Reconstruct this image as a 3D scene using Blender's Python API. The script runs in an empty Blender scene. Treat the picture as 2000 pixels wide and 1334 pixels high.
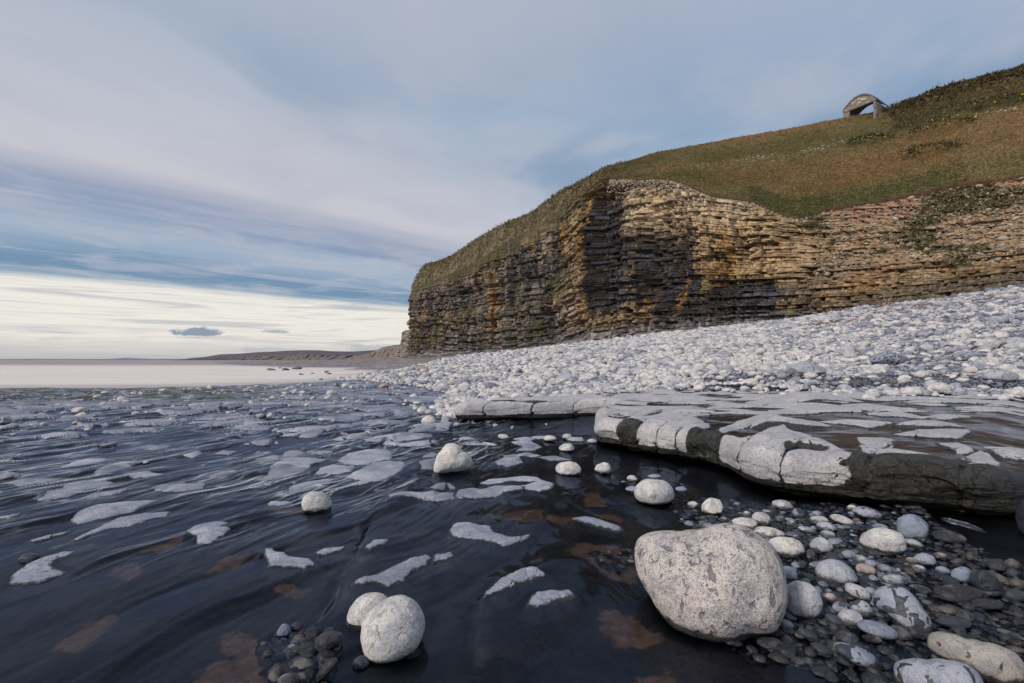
import bpy, math, random
import numpy as np
random.seed(7)
RNG = np.random.default_rng(11)
SC = bpy.context.scene
COL = SC.collection
F = 889.0; CX = 1000.0; HY = 703.0; H = 1.0      # focal length in photo pixels, horizon row, eye height

# ------------------------------------------------------------------ camera, sky, sun, exposure
cam_d = bpy.data.cameras.new('camera'); cam = bpy.data.objects.new('camera', cam_d); COL.objects.link(cam)
cam.location = (0, 0, H); cam.rotation_euler = (math.radians(90), 0, 0)
cam_d.sensor_width = 36; cam_d.lens = F * 36 / 2000; cam_d.shift_y = (HY - 667) / 2000
cam_d.clip_start = 0.05; cam_d.clip_end = 20000
SC.camera = cam

class NB:
    """tiny node-tree builder"""
    def __init__(s, tree): s.t = tree; s.n = tree.nodes; s.l = tree.links
    def new(s, ty, **kw):
        n = s.n.new(ty)
        for k, v in kw.items(): setattr(n, k, v)
        return n
    def put(s, sock, v):
        if hasattr(v, 'is_linked') or isinstance(v, bpy.types.NodeSocket): s.l.new(v, sock)
        elif v is not None:
            if isinstance(v, (tuple, list)) and len(v) == 3 and sock.type == 'RGBA': v = (*v, 1)
            sock.default_value = v
    def m(s, op, a, b=None, c=None, clamp=False):
        n = s.new('ShaderNodeMath', operation=op, use_clamp=clamp)
        s.put(n.inputs[0], a)
        if b is not None: s.put(n.inputs[1], b)
        if c is not None: s.put(n.inputs[2], c)
        return n.outputs[0]
    def step(s, v, a, b, lo=0.0, hi=1.0, smooth=True):
        n = s.new('ShaderNodeMapRange', interpolation_type='SMOOTHSTEP' if smooth else 'LINEAR')
        s.put(n.inputs[0], v); n.inputs[1].default_value = a; n.inputs[2].default_value = b
        n.inputs[3].default_value = lo; n.inputs[4].default_value = hi
        return n.outputs[0]
    def noise(s, vec, scale=5, detail=3, rough=0.5, dist=0.0, dim='3D'):
        n = s.new('ShaderNodeTexNoise', noise_dimensions=dim)
        if vec is not None: s.l.new(vec, n.inputs['Vector'])
        n.inputs['Scale'].default_value = scale; n.inputs['Detail'].default_value = detail
        n.inputs['Roughness'].default_value = rough; n.inputs['Distortion'].default_value = dist
        return n.outputs[0]
    def vor(s, vec, scale=5, feature='F1', rand=1.0, out=0):
        n = s.new('ShaderNodeTexVoronoi', feature=feature)
        s.l.new(vec, n.inputs['Vector']); n.inputs['Scale'].default_value = scale
        n.inputs['Randomness'].default_value = rand
        return n.outputs[out]
    def mix(s, f, a, b, mode='MIX'):
        n = s.new('ShaderNodeMix', data_type='RGBA', blend_type=mode)
        s.put(n.inputs[0], f); s.put(n.inputs[6], a); s.put(n.inputs[7], b)
        return n.outputs[2]
    def ramp(s, v, pts):
        n = s.new('ShaderNodeValToRGB'); cr = n.color_ramp
        while len(cr.elements) > 1: cr.elements.remove(cr.elements[-1])
        for i, (p, c) in enumerate(pts):
            e = cr.elements[0] if i == 0 else cr.elements.new(p)
            e.position = p; e.color = (*c, 1)
        s.put(n.inputs[0], v); return n.outputs[0]
    def comb(s, x, y, z):
        n = s.new('ShaderNodeCombineXYZ'); s.put(n.inputs[0], x); s.put(n.inputs[1], y); s.put(n.inputs[2], z)
        return n.outputs[0]
    def attr(s, name, out='Fac'):
        n = s.new('ShaderNodeAttribute', attribute_name=name); return n.outputs[out]
    def vmul(s, v, k):
        n = s.new('ShaderNodeVectorMath', operation='MULTIPLY'); s.l.new(v, n.inputs[0]); n.inputs[1].default_value = k
        return n.outputs[0]
    def vadd(s, a, b):
        n = s.new('ShaderNodeVectorMath', operation='ADD'); s.put(n.inputs[0], a); s.put(n.inputs[1], b); return n.outputs[0]
    def bump(s, h, strength=0.5, dist=0.01, normal=None):
        n = s.new('ShaderNodeBump'); n.inputs['Strength'].default_value = strength; n.inputs['Distance'].default_value = dist
        s.put(n.inputs['Height'], h)
        if normal is not None: s.l.new(normal, n.inputs['Normal'])
        return n.outputs[0]

world = bpy.data.worlds.new('World'); SC.world = world; world.use_nodes = True
def build_sky():
    wt = world.node_tree; wt.nodes.clear(); b = NB(wt)
    SUN_EL, SUN_AZ = math.radians(34), math.radians(232)
    sky = b.new('ShaderNodeTexSky', sky_type='NISHITA', sun_disc=False)
    sky.sun_elevation = SUN_EL; sky.sun_rotation = SUN_AZ
    tc = b.new('ShaderNodeTexCoord'); sep = b.new('ShaderNodeSeparateXYZ'); b.l.new(tc.outputs['Generated'], sep.inputs[0])
    x, y, z = sep.outputs
    zc = b.m('MAXIMUM', z, 0.012)
    X = b.m('DIVIDE', x, zc); Y = b.m('DIVIDE', y, zc)
    P = b.comb(X, Y, 0.0)
    q = b.m('SUBTRACT', b.m('MULTIPLY', X, 0.67), b.m('MULTIPLY', Y, 0.74))      # across the cloud streets
    l = b.m('ADD', b.m('MULTIPLY', X, 0.74), b.m('MULTIPLY', Y, 0.67))
    big = b.noise(P, 0.35, 3, 0.5, 0.3)
    st = b.noise(b.comb(q, b.m('MULTIPLY', l, 0.14), 0.0), 1.5, 4, 0.55, 0.3)
    st2 = b.noise(b.comb(b.m('ADD', q, 7.3), b.m('MULTIPLY', l, 0.09), 3.0), 3.2, 4, 0.55, 0.3)
    qw = b.m('ADD', q, b.m('MULTIPLY', b.m('SUBTRACT', big, 0.5), 1.0))
    qw = b.m('ADD', qw, b.m('MULTIPLY', b.m('SUBTRACT', st, 0.5), 1.3))
    u = b.m('DIVIDE', b.m('ADD', qw, 12.0), 16.0, clamp=True)
    P_ = lambda v: (v + 12) / 16
    base = b.ramp(u, [(P_(-8.2), (.40, .49, .56)), (P_(-7.4), (.17, .30, .44)), (P_(-6.2), (.155, .275, .43)), (P_(-5.4), (.30, .41, .55)), (P_(-4.7), (.37, .46, .58)),
        (P_(-4.0), (.25, .33, .49)), (P_(-3.5), (.33, .38, .51)), (P_(-2.95), (.60, .59, .65)), (P_(-2.4), (.54, .56, .64)), (P_(-1.8), (.45, .51, .61)), (P_(-1.2), (.36, .46, .59)),
        (P_(-.7), (.28, .39, .55)), (P_(-.2), (.32, .42, .57)), (P_(.6), (.40, .46, .58)), (P_(2), (.38, .45, .57))])
    base = b.mix(b.m('MULTIPLY', b.m('MULTIPLY', b.step(st2, .45, .68), 0.40), b.step(q, -2.6, -4.0)), base, (.50, .53, .61))
    cl = b.noise(P, 1.3, 5, 0.55, 0.6)
    base = b.mix(b.m('MULTIPLY', b.step(cl, .42, .66), 0.6), base, (.50, .52, .59))
    cl2 = b.noise(b.vadd(P, (4.2, 1.7, 0)), .8, 4, 0.55, 0.5)
    base = b.mix(b.m('MULTIPLY', b.m('MULTIPLY', b.step(cl2, .42, .62), b.m('MULTIPLY', b.step(z, .64, .44), b.step(q, -2.4, -1.6))), 0.7), base, (.21, .32, .48))
    base = b.mix(b.m('MULTIPLY', b.step(z, .42, .62), 0.5), base, (.50, .52, .60))
    # low bright band near the horizon
    az = b.m('ARCTAN2', x, y)
    hb = b.noise(b.comb(b.m('MULTIPLY', az, 2.2), b.m('MULTIPLY', z, 26.0), 0.0), 1.5, 4, 0.55, 0.9)
    hb2 = b.noise(b.comb(b.m('MULTIPLY', az, 3.0), b.m('MULTIPLY', z, 62.0), 5.0), 1.3, 4, 0.55, 0.9)
    zz = b.m('ADD', z, b.m('MULTIPLY', b.m('SUBTRACT', hb, 0.5), 0.045))
    zz = b.m('ADD', zz, b.m('MULTIPLY', b.m('ADD', az, 0.85), 0.055))       # band is lower towards the cliff
    glow = b.m('MULTIPLY', b.step(qw, -7.0, -8.6), b.step(z, .24, .20))
    gcol = b.ramp(b.m('ADD', b.m('MULTIPLY', hb2, 0.75), b.m('MULTIPLY', hb, 0.25)), [(.30, (.50, .54, .58)), (.42, (.76, .73, .70)), (.50, (.93, .89, .80)), (.58, (.84, .82, .76)), (.70, (.58, .60, .62))])
    col = b.mix(glow, base, gcol)
    low = b.noise(b.comb(b.m('MULTIPLY', az, 6.0), b.m('MULTIPLY', z, 40.0), 2.0), 1.6, 5, 0.6, 0.2)
    lowm = b.m('MULTIPLY', b.step(b.m('SUBTRACT', b.m('ADD', z, b.m('MULTIPLY', low, -0.055)), 0.0), 0.012, -0.002), .5)
    col = b.mix(lowm, col, (.62, .62, .61))
    # two small dark clouds low over the sea, a bank of puffs near the cliff
    cn = b.noise(b.comb(b.m('MULTIPLY', az, 60.0), b.m('MULTIPLY', z, 75.0), 0.0), 1.0, 4, 0.65)
    for a0, e0, w, h, c, k in [(-.6015, .0480, .043, .0095, (.26, .33, .42), 1), (-.478, .0545, .026, .0042, (.36, .40, .45), .8), (-.30, .021, .06, .010, (.40, .44, .50), .55),
                               (-.49, .018, .06, .006, (.46, .48, .52), .5), (-.33, .105, .03, .010, (.42, .48, .56), .35)]:
        dx = b.m('DIVIDE', b.m('SUBTRACT', az, a0), w); dz = b.m('DIVIDE', b.m('SUBTRACT', z, e0), h)
        dz = b.m('ADD', b.m('MULTIPLY', b.m('MAXIMUM', dz, 0.0), 0.75), b.m('MULTIPLY', b.m('MINIMUM', dz, 0.0), 1.7))
        r = b.m('SQRT', b.m('ADD', b.m('MULTIPLY', dx, dx), b.m('MULTIPLY', dz, dz)))
        r = b.m('ADD', r, b.m('MULTIPLY', b.m('SUBTRACT', cn, 0.5), 1.6))
        col = b.mix(b.m('MULTIPLY', b.step(r, 1.0, .62), k), col, c)
    # a little of the physical sky stays in, then the ground side
    sk = b.mix(1.0, sky.outputs[0], (.1, .1, .1), 'MULTIPLY')
    col = b.mix(0.06, col, sk)
    col = b.mix(b.step(z, -.004, -.03), col, (.30, .29, .29))
    bg = b.new('ShaderNodeBackground'); bg.inputs['Strength'].default_value = 0.1
    sc = b.new('ShaderNodeVectorMath', operation='SCALE'); b.l.new(col, sc.inputs[0]); sc.inputs['Scale'].default_value = 10.0
    b.l.new(sc.outputs[0], bg.inputs['Color'])
    out = b.new('ShaderNodeOutputWorld'); b.l.new(bg.outputs[0], out.inputs[0])
    sl = bpy.data.lights.new('sun', 'SUN'); so = bpy.data.objects.new('sun', sl); COL.objects.link(so)
    sl.energy = 2.7; sl.angle = math.radians(9); sl.color = (1.0, .92, .82)
    dx, dy, dz = math.sin(SUN_AZ) * math.cos(SUN_EL), math.cos(SUN_AZ) * math.cos(SUN_EL), math.sin(SUN_EL)
    from mathutils import Vector
    so.rotation_euler = Vector((dx, dy, dz)).to_track_quat('Z', 'Y').to_euler()
build_sky()
SC.view_settings.view_transform = 'Standard'; SC.view_settings.look = 'None'
SC.view_settings.exposure = 0.0; SC.view_settings.gamma = 1.0; SC.view_settings.use_curve_mapping = False
try: SC.cycles.max_bounces = 6; SC.cycles.transparent_max_bounces = 8
except Exception: pass

# ------------------------------------------------------------------ helpers
def tag(o, label=None, cat=None, group=None, kind=None):
    if label: o['label'] = label
    if cat: o['category'] = cat
    if group: o['group'] = group
    if kind: o['kind'] = kind
    return o
def _hash(ix, iy, seed):
    h = (ix.astype(np.int64) * 374761393 + iy.astype(np.int64) * 668265263 + seed * 974634777) & 0xffffffff
    h = ((h ^ (h >> 13)) * 1274126177) & 0xffffffff
    h = ((h ^ (h >> 16)) * 2246822519) & 0xffffffff
    return (h ^ (h >> 15)) & 0xffffffff
def h01(ix, iy, seed=0): return _hash(np.floor(ix), np.floor(iy), seed) / 4294967296.0
def gn(x, y, seed=0):
    x0 = np.floor(x); y0 = np.floor(y); fx = x - x0; fy = y - y0
    def g(ix, iy, dx, dy):
        a = _hash(ix, iy, seed) * (2 * np.pi / 4294967296.0); return np.cos(a) * dx + np.sin(a) * dy
    ux = fx * fx * fx * (fx * (fx * 6 - 15) + 10); uy = fy * fy * fy * (fy * (fy * 6 - 15) + 10)
    a = g(x0, y0, fx, fy); b = g(x0 + 1, y0, fx - 1, fy); c = g(x0, y0 + 1, fx, fy - 1); d = g(x0 + 1, y0 + 1, fx - 1, fy - 1)
    return ((a + (b - a) * ux) * (1 - uy) + (c + (d - c) * ux) * uy) * 1.45
def fbm(x, y, o=4, seed=0, r=0.5):
    s = 0; a = 1.0; t = 0
    for i in range(o):
        s = s + a * gn(x * 2 ** i, y * 2 ** i, seed + i * 17); t += a; a *= r
    return s / t
def noise3(p, sc, seed=0):
    x, y, z = p[:, 0] * sc, p[:, 1] * sc, p[:, 2] * sc
    return (gn(x, y + 3.1, seed) + gn(y + 7.7, z, seed + 5) + gn(z + 1.3, x + 9.1, seed + 9)) / 1.6
def sstep(a, b, x):
    t = np.clip((x - a) / (b - a), 0, 1); return t * t * (3 - 2 * t)
def mesh_from(name, V, faces, mat, attrs=None, smooth=True, parent=None, link=True):
    """faces: (n,3) or (n,4) int array"""
    V = np.ascontiguousarray(V, dtype=np.float32); Fc = np.ascontiguousarray(faces, dtype=np.int32)
    k = Fc.shape[1]; me = bpy.data.meshes.new(name)
    me.vertices.add(len(V)); me.vertices.foreach_set('co', V.ravel())
    me.loops.add(Fc.size); me.loops.foreach_set('vertex_index', Fc.ravel())
    me.polygons.add(len(Fc)); me.polygons.foreach_set('loop_start', np.arange(0, Fc.size, k, dtype=np.int32))
    me.polygons.foreach_set('use_smooth', np.full(len(Fc), smooth, dtype=bool))
    me.update(calc_edges=True)
    for an, av in (attrs or {}).items():
        if av.ndim == 2:
            a = me.attributes.new(an, 'FLOAT_COLOR', 'POINT')
            c = np.ones((len(V), 4), dtype=np.float32); c[:, :3] = av; a.data.foreach_set('color', c.ravel())
        else:
            a = me.attributes.new(an, 'FLOAT', 'POINT'); a.data.foreach_set('value', np.ascontiguousarray(av, dtype=np.float32).ravel())
    if mat: me.materials.append(mat)
    o = bpy.data.objects.new(name, me)
    if link: COL.objects.link(o)
    if parent: o.parent = parent
    return o
def grid_faces(ny, nx, mask=None):
    i = np.arange(ny * nx).reshape(ny, nx)
    f = np.stack([i[:-1, :-1], i[:-1, 1:], i[1:, 1:], i[1:, :-1]], -1).reshape(-1, 4)
    if mask is not None:
        m = mask.reshape(-1); f = f[m[f].any(axis=1)]
    return f
def grid_obj(name, X, Y, Z, mat, attrs=None, mask=None, smooth=True):
    ny, nx = X.shape
    f = grid_faces(ny, nx, mask)
    V = np.stack([X, Y, Z], -1).reshape(-1, 3)
    A = {k: (v.reshape(-1, 3) if v.ndim == 3 else v.reshape(-1)) for k, v in (attrs or {}).items()}
    if mask is not None:
        u = np.unique(f); remap = np.full(len(V), -1, dtype=np.int64); remap[u] = np.arange(len(u))
        f = remap[f]; V = V[u]; A = {k: v[u] for k, v in A.items()}
    return mesh_from(name, V, f, mat, A, smooth)
_ico = {}
def ico(level):
    if level in _ico: return _ico[level]
    if level == 0:
        p = (1 + 5 ** .5) / 2
        V = np.array([(-1, p, 0), (1, p, 0), (-1, -p, 0), (1, -p, 0), (0, -1, p), (0, 1, p), (0, -1, -p), (0, 1, -p), (p, 0, -1), (p, 0, 1), (-p, 0, -1), (-p, 0, 1)], float)
        V /= np.linalg.norm(V[0])
        T = np.array([(0, 11, 5), (0, 5, 1), (0, 1, 7), (0, 7, 10), (0, 10, 11), (1, 5, 9), (5, 11, 4), (11, 10, 2), (10, 7, 6), (7, 1, 8), (3, 9, 4), (3, 4, 2), (3, 2, 6), (3, 6, 8), (3, 8, 9), (4, 9, 5), (2, 4, 11), (6, 2, 10), (8, 6, 7), (9, 8, 1)])
    else:
        V0, T0 = ico(level - 1); V = list(map(tuple, V0)); cache = {}; T = []
        def mid(a, b):
            k = (min(a, b), max(a, b))
            if k not in cache:
                m = (np.array(V[a]) + np.array(V[b])); m /= np.linalg.norm(m); V.append(tuple(m)); cache[k] = len(V) - 1
            return cache[k]
        for a, b, c in T0.tolist():
            ab, bc, ca = mid(a, b), mid(b, c), mid(c, a); T += [(a, ab, ca), (b, bc, ab), (c, ca, bc), (ab, bc, ca)]
        V = np.array(V); T = np.array(T)
    _ico[level] = (V, T); return V, T
def onp(px, py, z=0.0):                      # the ground point at height z seen at a photo position
    Yd = (H - z) * F / (py - HY); return ((px - CX) / F * Yd, Yd)
def atY(px, py, Yd): return ((px - CX) / F * Yd, Yd, H - (py - HY) / F * Yd)
def poly_sd(X, Y, poly, reach):
    """signed distance to a polygon (positive inside), only near it"""
    out = np.full(X.shape, -9.0); P = np.array(poly)
    m = (X > P[:, 0].min() - reach) & (X < P[:, 0].max() + reach) & (Y > P[:, 1].min() - reach) & (Y < P[:, 1].max() + reach)
    if not m.any(): return out
    x = X[m]; y = Y[m]; d = np.full(x.shape, 1e9); ins = np.zeros(x.shape, bool)
    for i in range(len(P)):
        ax, ay = P[i]; bx, by = P[(i + 1) % len(P)]
        ex, ey = bx - ax, by - ay; t = np.clip(((x - ax) * ex + (y - ay) * ey) / (ex * ex + ey * ey + 1e-12), 0, 1)
        d = np.minimum(d, np.hypot(x - ax - t * ex, y - ay - t * ey))
        c = ((ay > y) != (by > y)) & (x < (bx - ax) * (y - ay) / (by - ay + 1e-12) + ax); ins ^= c
    out[m] = np.where(ins, d, -d); return out
def seg_d(X, Y, pts):
    d = np.full(X.shape, 1e9)
    for (ax, ay), (bx, by) in zip(pts[:-1], pts[1:]):
        ex, ey = bx - ax, by - ay; t = np.clip(((X - ax) * ex + (Y - ay) * ey) / (ex * ex + ey * ey + 1e-12), 0, 1)
        d = np.minimum(d, np.hypot(X - ax - t * ex, Y - ay - t * ey))
    return d

# ------------------------------------------------------------------ materials
def new_mat(name):
    m = bpy.data.materials.new(name); m.use_nodes = True; m.node_tree.nodes.clear(); b = NB(m.node_tree)
    out = b.new('ShaderNodeOutputMaterial'); pr = b.new('ShaderNodeBsdfPrincipled'); b.l.new(pr.outputs[0], out.inputs[0])
    return m, b, pr, out
def stone_mat(name, cols, spot=0.35, wetlvl=0.03, patch=0.0, blend='obj', rough=0.75, wetcol=0.16, scale=1.0, pits=True, warm=(.50, .43, .34), wlo=None):
    """mottled limestone: cols = list of albedos picked by the stone's own random number; wet and dark below wetlvl, wet patches above"""
    m, b, pr, out = new_mat(name)
    geo = b.new('ShaderNodeNewGeometry'); pos = geo.outputs['Position']; sep = b.new('ShaderNodeSeparateXYZ'); b.l.new(pos, sep.inputs[0])
    if blend == 'obj': rnd = b.new('ShaderNodeObjectInfo').outputs['Random']
    else: rnd = b.attr('rnd')
    base = b.ramp(rnd, [(i / max(1, len(cols) - 1), c) for i, c in enumerate(cols)])
    n1 = b.noise(pos, 9 * scale, 5, 0.6, 0.3); n2 = b.noise(pos, 42 * scale, 4, 0.7); n3 = b.noise(pos, 120 * scale, 2, 0.6)
    c = b.mix(b.m('MULTIPLY', b.step(n1, .46, .60), .70), base, b.mix(1.0, base, (.52, .55, .66), 'MULTIPLY'))
    c = b.mix(b.m('MULTIPLY', b.step(b.noise(pos, 5 * scale, 3, .6), .52, .7), .45), c, b.mix(0.5, base, warm))
    c = b.mix(b.m('MULTIPLY', b.step(n2, .50, .72), spot), c, (.13, .13, .15))
    c = b.mix(b.m('MULTIPLY', b.step(n3, .50, .70), spot * .9), c, (.16, .155, .17))
    c = b.mix(b.m('MULTIPLY', b.step(n3, .50, .34), spot * .6), c, b.mix(1.0, base, (1.18, 1.18, 1.18), 'MULTIPLY'))
    pm = b.m('MULTIPLY', b.step(b.noise(b.vmul(pos, (1, 1, .6)), 21 * scale, 3, .6, .9), .575 if name.startswith('boulder') else .60, .63 if name.startswith('boulder') else .66), b.step(b.noise(pos, 5 * scale, 2), .38, .48))
    if pits: c = b.mix(b.m('MULTIPLY', pm, .75 if name.startswith('boulder') else .42), c, (.11, .115, .13))
    # wet parts
    wn = b.noise(pos, 22, 3, .6)
    wz = b.m('SUBTRACT', sep.outputs[2], b.m('MULTIPLY', b.m('SUBTRACT', wn, .5), .05))
    wet = b.step(wz, wetlvl + .008, wetlvl - .008)
    if patch > 0:
        pn = b.noise(pos, 14, 3, .55, .5)
        wp = b.step(b.m('ADD', pn, b.m('MULTIPLY', b.m('SUBTRACT', rnd, .5), .10)), .70 - patch * .25, .715 - patch * .25)
        wet = b.m('MAXIMUM', wet, wp)
    wc = b.mix(1.0, c, (wetcol, wetcol, wetcol * 1.05), 'MULTIPLY')
    if wlo: wc = b.mix(.5, wc, wlo)
    c = b.mix(wet, c, wc)
    b.l.new(c, pr.inputs['Base Color'])
    pr.inputs['Specular IOR Level'].default_value = 0.18 if name in ('wet_dark_stone', 'bed_pebble') else 0.4
    b.l.new(b.m('SUBTRACT', rough, b.m('MULTIPLY', wet, rough - .38)), pr.inputs['Roughness'])
    h = b.m('ADD', b.m('MULTIPLY', n1, 1.2), b.m('ADD', b.m('MULTIPLY', n2, .45), b.m('MULTIPLY', n3, .12)))
    if pits: h = b.m('SUBTRACT', h, b.m('MULTIPLY', pm, .9 if name.startswith('boulder') else .3))
    b.l.new(b.bump(h, .8, .016 / scale), pr.inputs['Normal'])
    return m
M = {}
M['boulder'] = stone_mat('boulder_limestone', [(.55, .485, .44), (.55, .485, .44)], 1.0, .02, 0, scale=1.35, rough=.8)
M['white'] = stone_mat('white_limestone', [(.68, .63, .56), (.59, .56, .52), (.70, .65, .58)], .5, .006, 0, scale=1.5)
M['grey'] = stone_mat('grey_limestone', [(.44, .44, .47), (.52, .50, .50), (.36, .38, .43), (.50, .48, .49)], .5, .004, .10, scale=1.8)
M['patchy'] = stone_mat('part_wet_limestone', [(.36, .36, .40), (.28, .31, .38)], .6, .012, .60, scale=1.8)
M['blue'] = stone_mat('blue_limestone', [(.20, .25, .32), (.25, .29, .36), (.30, .31, .36)], .45, -.006, .16, scale=2.2, wetcol=.25)
M['dark'] = stone_mat('wet_dark_stone', [(.026, .031, .042), (.036, .036, .040), (.028, .027, .030), (.05, .060, .080)], .3, -.2, 0, scale=2, rough=.30)
M['tan'] = stone_mat('tan_limestone', [(.37, .33, .29), (.37, .33, .29)], .6, .012, .30, scale=1.8)
M['pink'] = stone_mat('pink_stone', [(.44, .35, .33), (.42, .28, .22)], .35, .0, 0, scale=2)
M['stuffstone'] = stone_mat('beach_limestone', [(.12, .13, .17), (.22, .24, .29), (.34, .34, .38), (.48, .46, .47), (.58, .545, .52), (.65, .61, .57), (.71, .66, .61), (.70, .65, .61)], .45, -5, 0, blend='attr', pits=False)
M['bedstone'] = stone_mat('bed_pebble', [(.012, .014, .018), (.022, .026, .034), (.024, .020, .018), (.035, .042, .055), (.022, .022, .026), (.042, .040, .044), (.09, .11, .14), (.30, .33, .38)], .3, -5, 0, blend='attr', rough=.3, scale=2)

M['searock'] = stone_mat('sea_rock', [(.10, .09, .09), (.15, .13, .13)], .2, -.12, 0, rough=.6)
M['chalky'] = stone_mat('white_outcrop', [(.38, .34, .27), (.55, .51, .43)], .1, -50, 0, blend='attr', pits=False)
M['rubble'] = stone_mat('tan_rubble', [(.34, .27, .19), (.50, .41, .29), (.24, .20, .16), (.58, .49, .37)], .1, -50, 0, blend='attr', pits=False)

def rock_mat():
    m, b, pr, out = new_mat('platform_rock')
    geo = b.new('ShaderNodeNewGeometry'); pos = geo.outputs['Position']
    d = b.attr('dry'); sand = b.attr('sand'); zone = b.attr('zone'); far = b.attr('far'); weed = b.attr('weed')
    n = b.noise(pos, 26, 5, .7); nf = b.noise(pos, 75, 4, .75)
    dd = b.m('ADD', d, b.m('MULTIPLY', b.m('SUBTRACT', n, .5), .045))
    dd = b.m('SUBTRACT', dd, b.m('MULTIPLY', b.step(b.vor(pos, 9, 'DISTANCE_TO_EDGE'), .022, .0), b.m('MULTIPLY', b.step(b.noise(pos, 3, 2), .50, .58), .05)))
    dry = b.step(dd, -.004, .006)
    ndl = b.noise(pos, 6, 4, .6)
    cd = b.mix(b.step(ndl, .35, .7), (.26, .28, .34), (.41, .41, .455))
    cd = b.mix(b.m('MULTIPLY', b.step(nf, .47, .60), .55), cd, (.11, .115, .145))
    cd = b.mix(b.step(dd, .02, -.002, 0, .35), cd, (.16, .17, .21))          # damp rim
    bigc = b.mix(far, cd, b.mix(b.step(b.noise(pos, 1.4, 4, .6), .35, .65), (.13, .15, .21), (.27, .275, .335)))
    bigc = b.mix(1.0, bigc, b.ramp(b.attr('cv'), [(0, (1, 1, 1)), (.3, (.72, .74, .78)), (.6, (1.05, 1.05, 1.05)), (1, (1.45, 1.38, 1.32))]), 'MULTIPLY')
    cw = b.mix(b.step(b.noise(pos, 3, 4, .6), .4, .7), (.005, .005, .006), (.040, .032, .030))
    cw = b.mix(b.m('MULTIPLY', b.step(nf, .60, .72), .55), cw, (.06, .06, .065))
    cs = b.mix(b.step(n, .3, .7), (.40, .215, .105), (.16, .085, .05))
    sn = b.m('ADD', b.m('ADD', sand, .03), b.m('MULTIPLY', b.m('SUBTRACT', b.noise(pos, 11, 6, .75), .5), .17))
    cw = b.mix(b.m('MULTIPLY', b.step(sn, -.005, .02), .85), cw, cs)
    c = b.mix(dry, cw, bigc)
    c = b.mix(b.m('MULTIPLY', weed, b.step(b.noise(pos, 2.2, 4, .6), .40, .55)), c, (.05, .055, .025))
    gr = b.mix(b.step(b.noise(pos, 3, 5, .7), .35, .65), (.055, .04, .035), (.13, .10, .09))      # shingle ground under the pebbles
    gr = b.mix(b.m('MULTIPLY', b.step(b.noise(pos, 30, 3, .7), .5, .62), .7), gr, (.32, .31, .33))
    sh = b.mix(b.step(b.noise(b.vmul(pos, (.3, 1.0, 6)), 1.2, 5, .7), .38, .62), (.10, .085, .085), (.30, .255, .25))   # far rock shelf
    c = b.mix(b.step(zone, .4, .6), c, gr)
    c = b.mix(b.step(zone, 1.4, 1.6), c, sh)
    b.l.new(c, pr.inputs['Base Color'])
    b.l.new(b.m('ADD', .42, b.m('MULTIPLY', dry, .4)), pr.inputs['Roughness'])
    b.l.new(b.bump(b.m('ADD', n, b.m('MULTIPLY', nf, .35)), .45, .012), pr.inputs['Normal'])
    return m
M['rock'] = rock_mat()

def water_mat(name, tint, rip=1.0, gtint=(.40, .475, .65)):
    m, b, pr, out = new_mat(name); b.n.remove(pr)
    geo = b.new('ShaderNodeNewGeometry'); pos = geo.outputs['Position']
    v = b.new('ShaderNodeVectorRotate', rotation_type='Z_AXIS'); b.l.new(pos, v.inputs['Vector']); v.inputs['Angle'].default_value = math.radians(-20)
    w = b.vmul(v.outputs[0], (1.0, .42, 1.0))
    n = b.noise(w, 5, 3, .5, .8); n2 = b.noise(w, 16, 2, .5, .3)
    nrm = b.bump(b.m('ADD', n, b.m('MULTIPLY', n2, .16)), .28 * rip, .03)
    tr = b.new('ShaderNodeBsdfTransparent'); tr.inputs[0].default_value = (*tint, 1)
    gl = b.new('ShaderNodeBsdfGlossy'); gl.inputs['Roughness'].default_value = .10; gl.inputs['Color'].default_value = (*gtint, 1)
    b.l.new(nrm, gl.inputs['Normal'])
    fr = b.new('ShaderNodeFresnel'); fr.inputs['IOR'].default_value = 1.33; b.l.new(nrm, fr.inputs['Normal'])
    mx = b.new('ShaderNodeMixShader'); b.l.new(fr.outputs[0], mx.inputs[0]); b.l.new(tr.outputs[0], mx.inputs[1]); b.l.new(gl.outputs[0], mx.inputs[2])
    fo = b.attr('foam_glint')  # crest highlights, laid over the water as pale diffuse colour
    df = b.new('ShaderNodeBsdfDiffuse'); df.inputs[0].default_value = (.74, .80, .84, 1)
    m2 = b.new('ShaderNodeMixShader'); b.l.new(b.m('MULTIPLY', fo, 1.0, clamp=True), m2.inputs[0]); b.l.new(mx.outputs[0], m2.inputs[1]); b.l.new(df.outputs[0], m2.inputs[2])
    b.l.new(m2.outputs[0], out.inputs[0]); return m
M['water'] = water_mat('thin_running_water', (.90, .91, .93))

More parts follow.
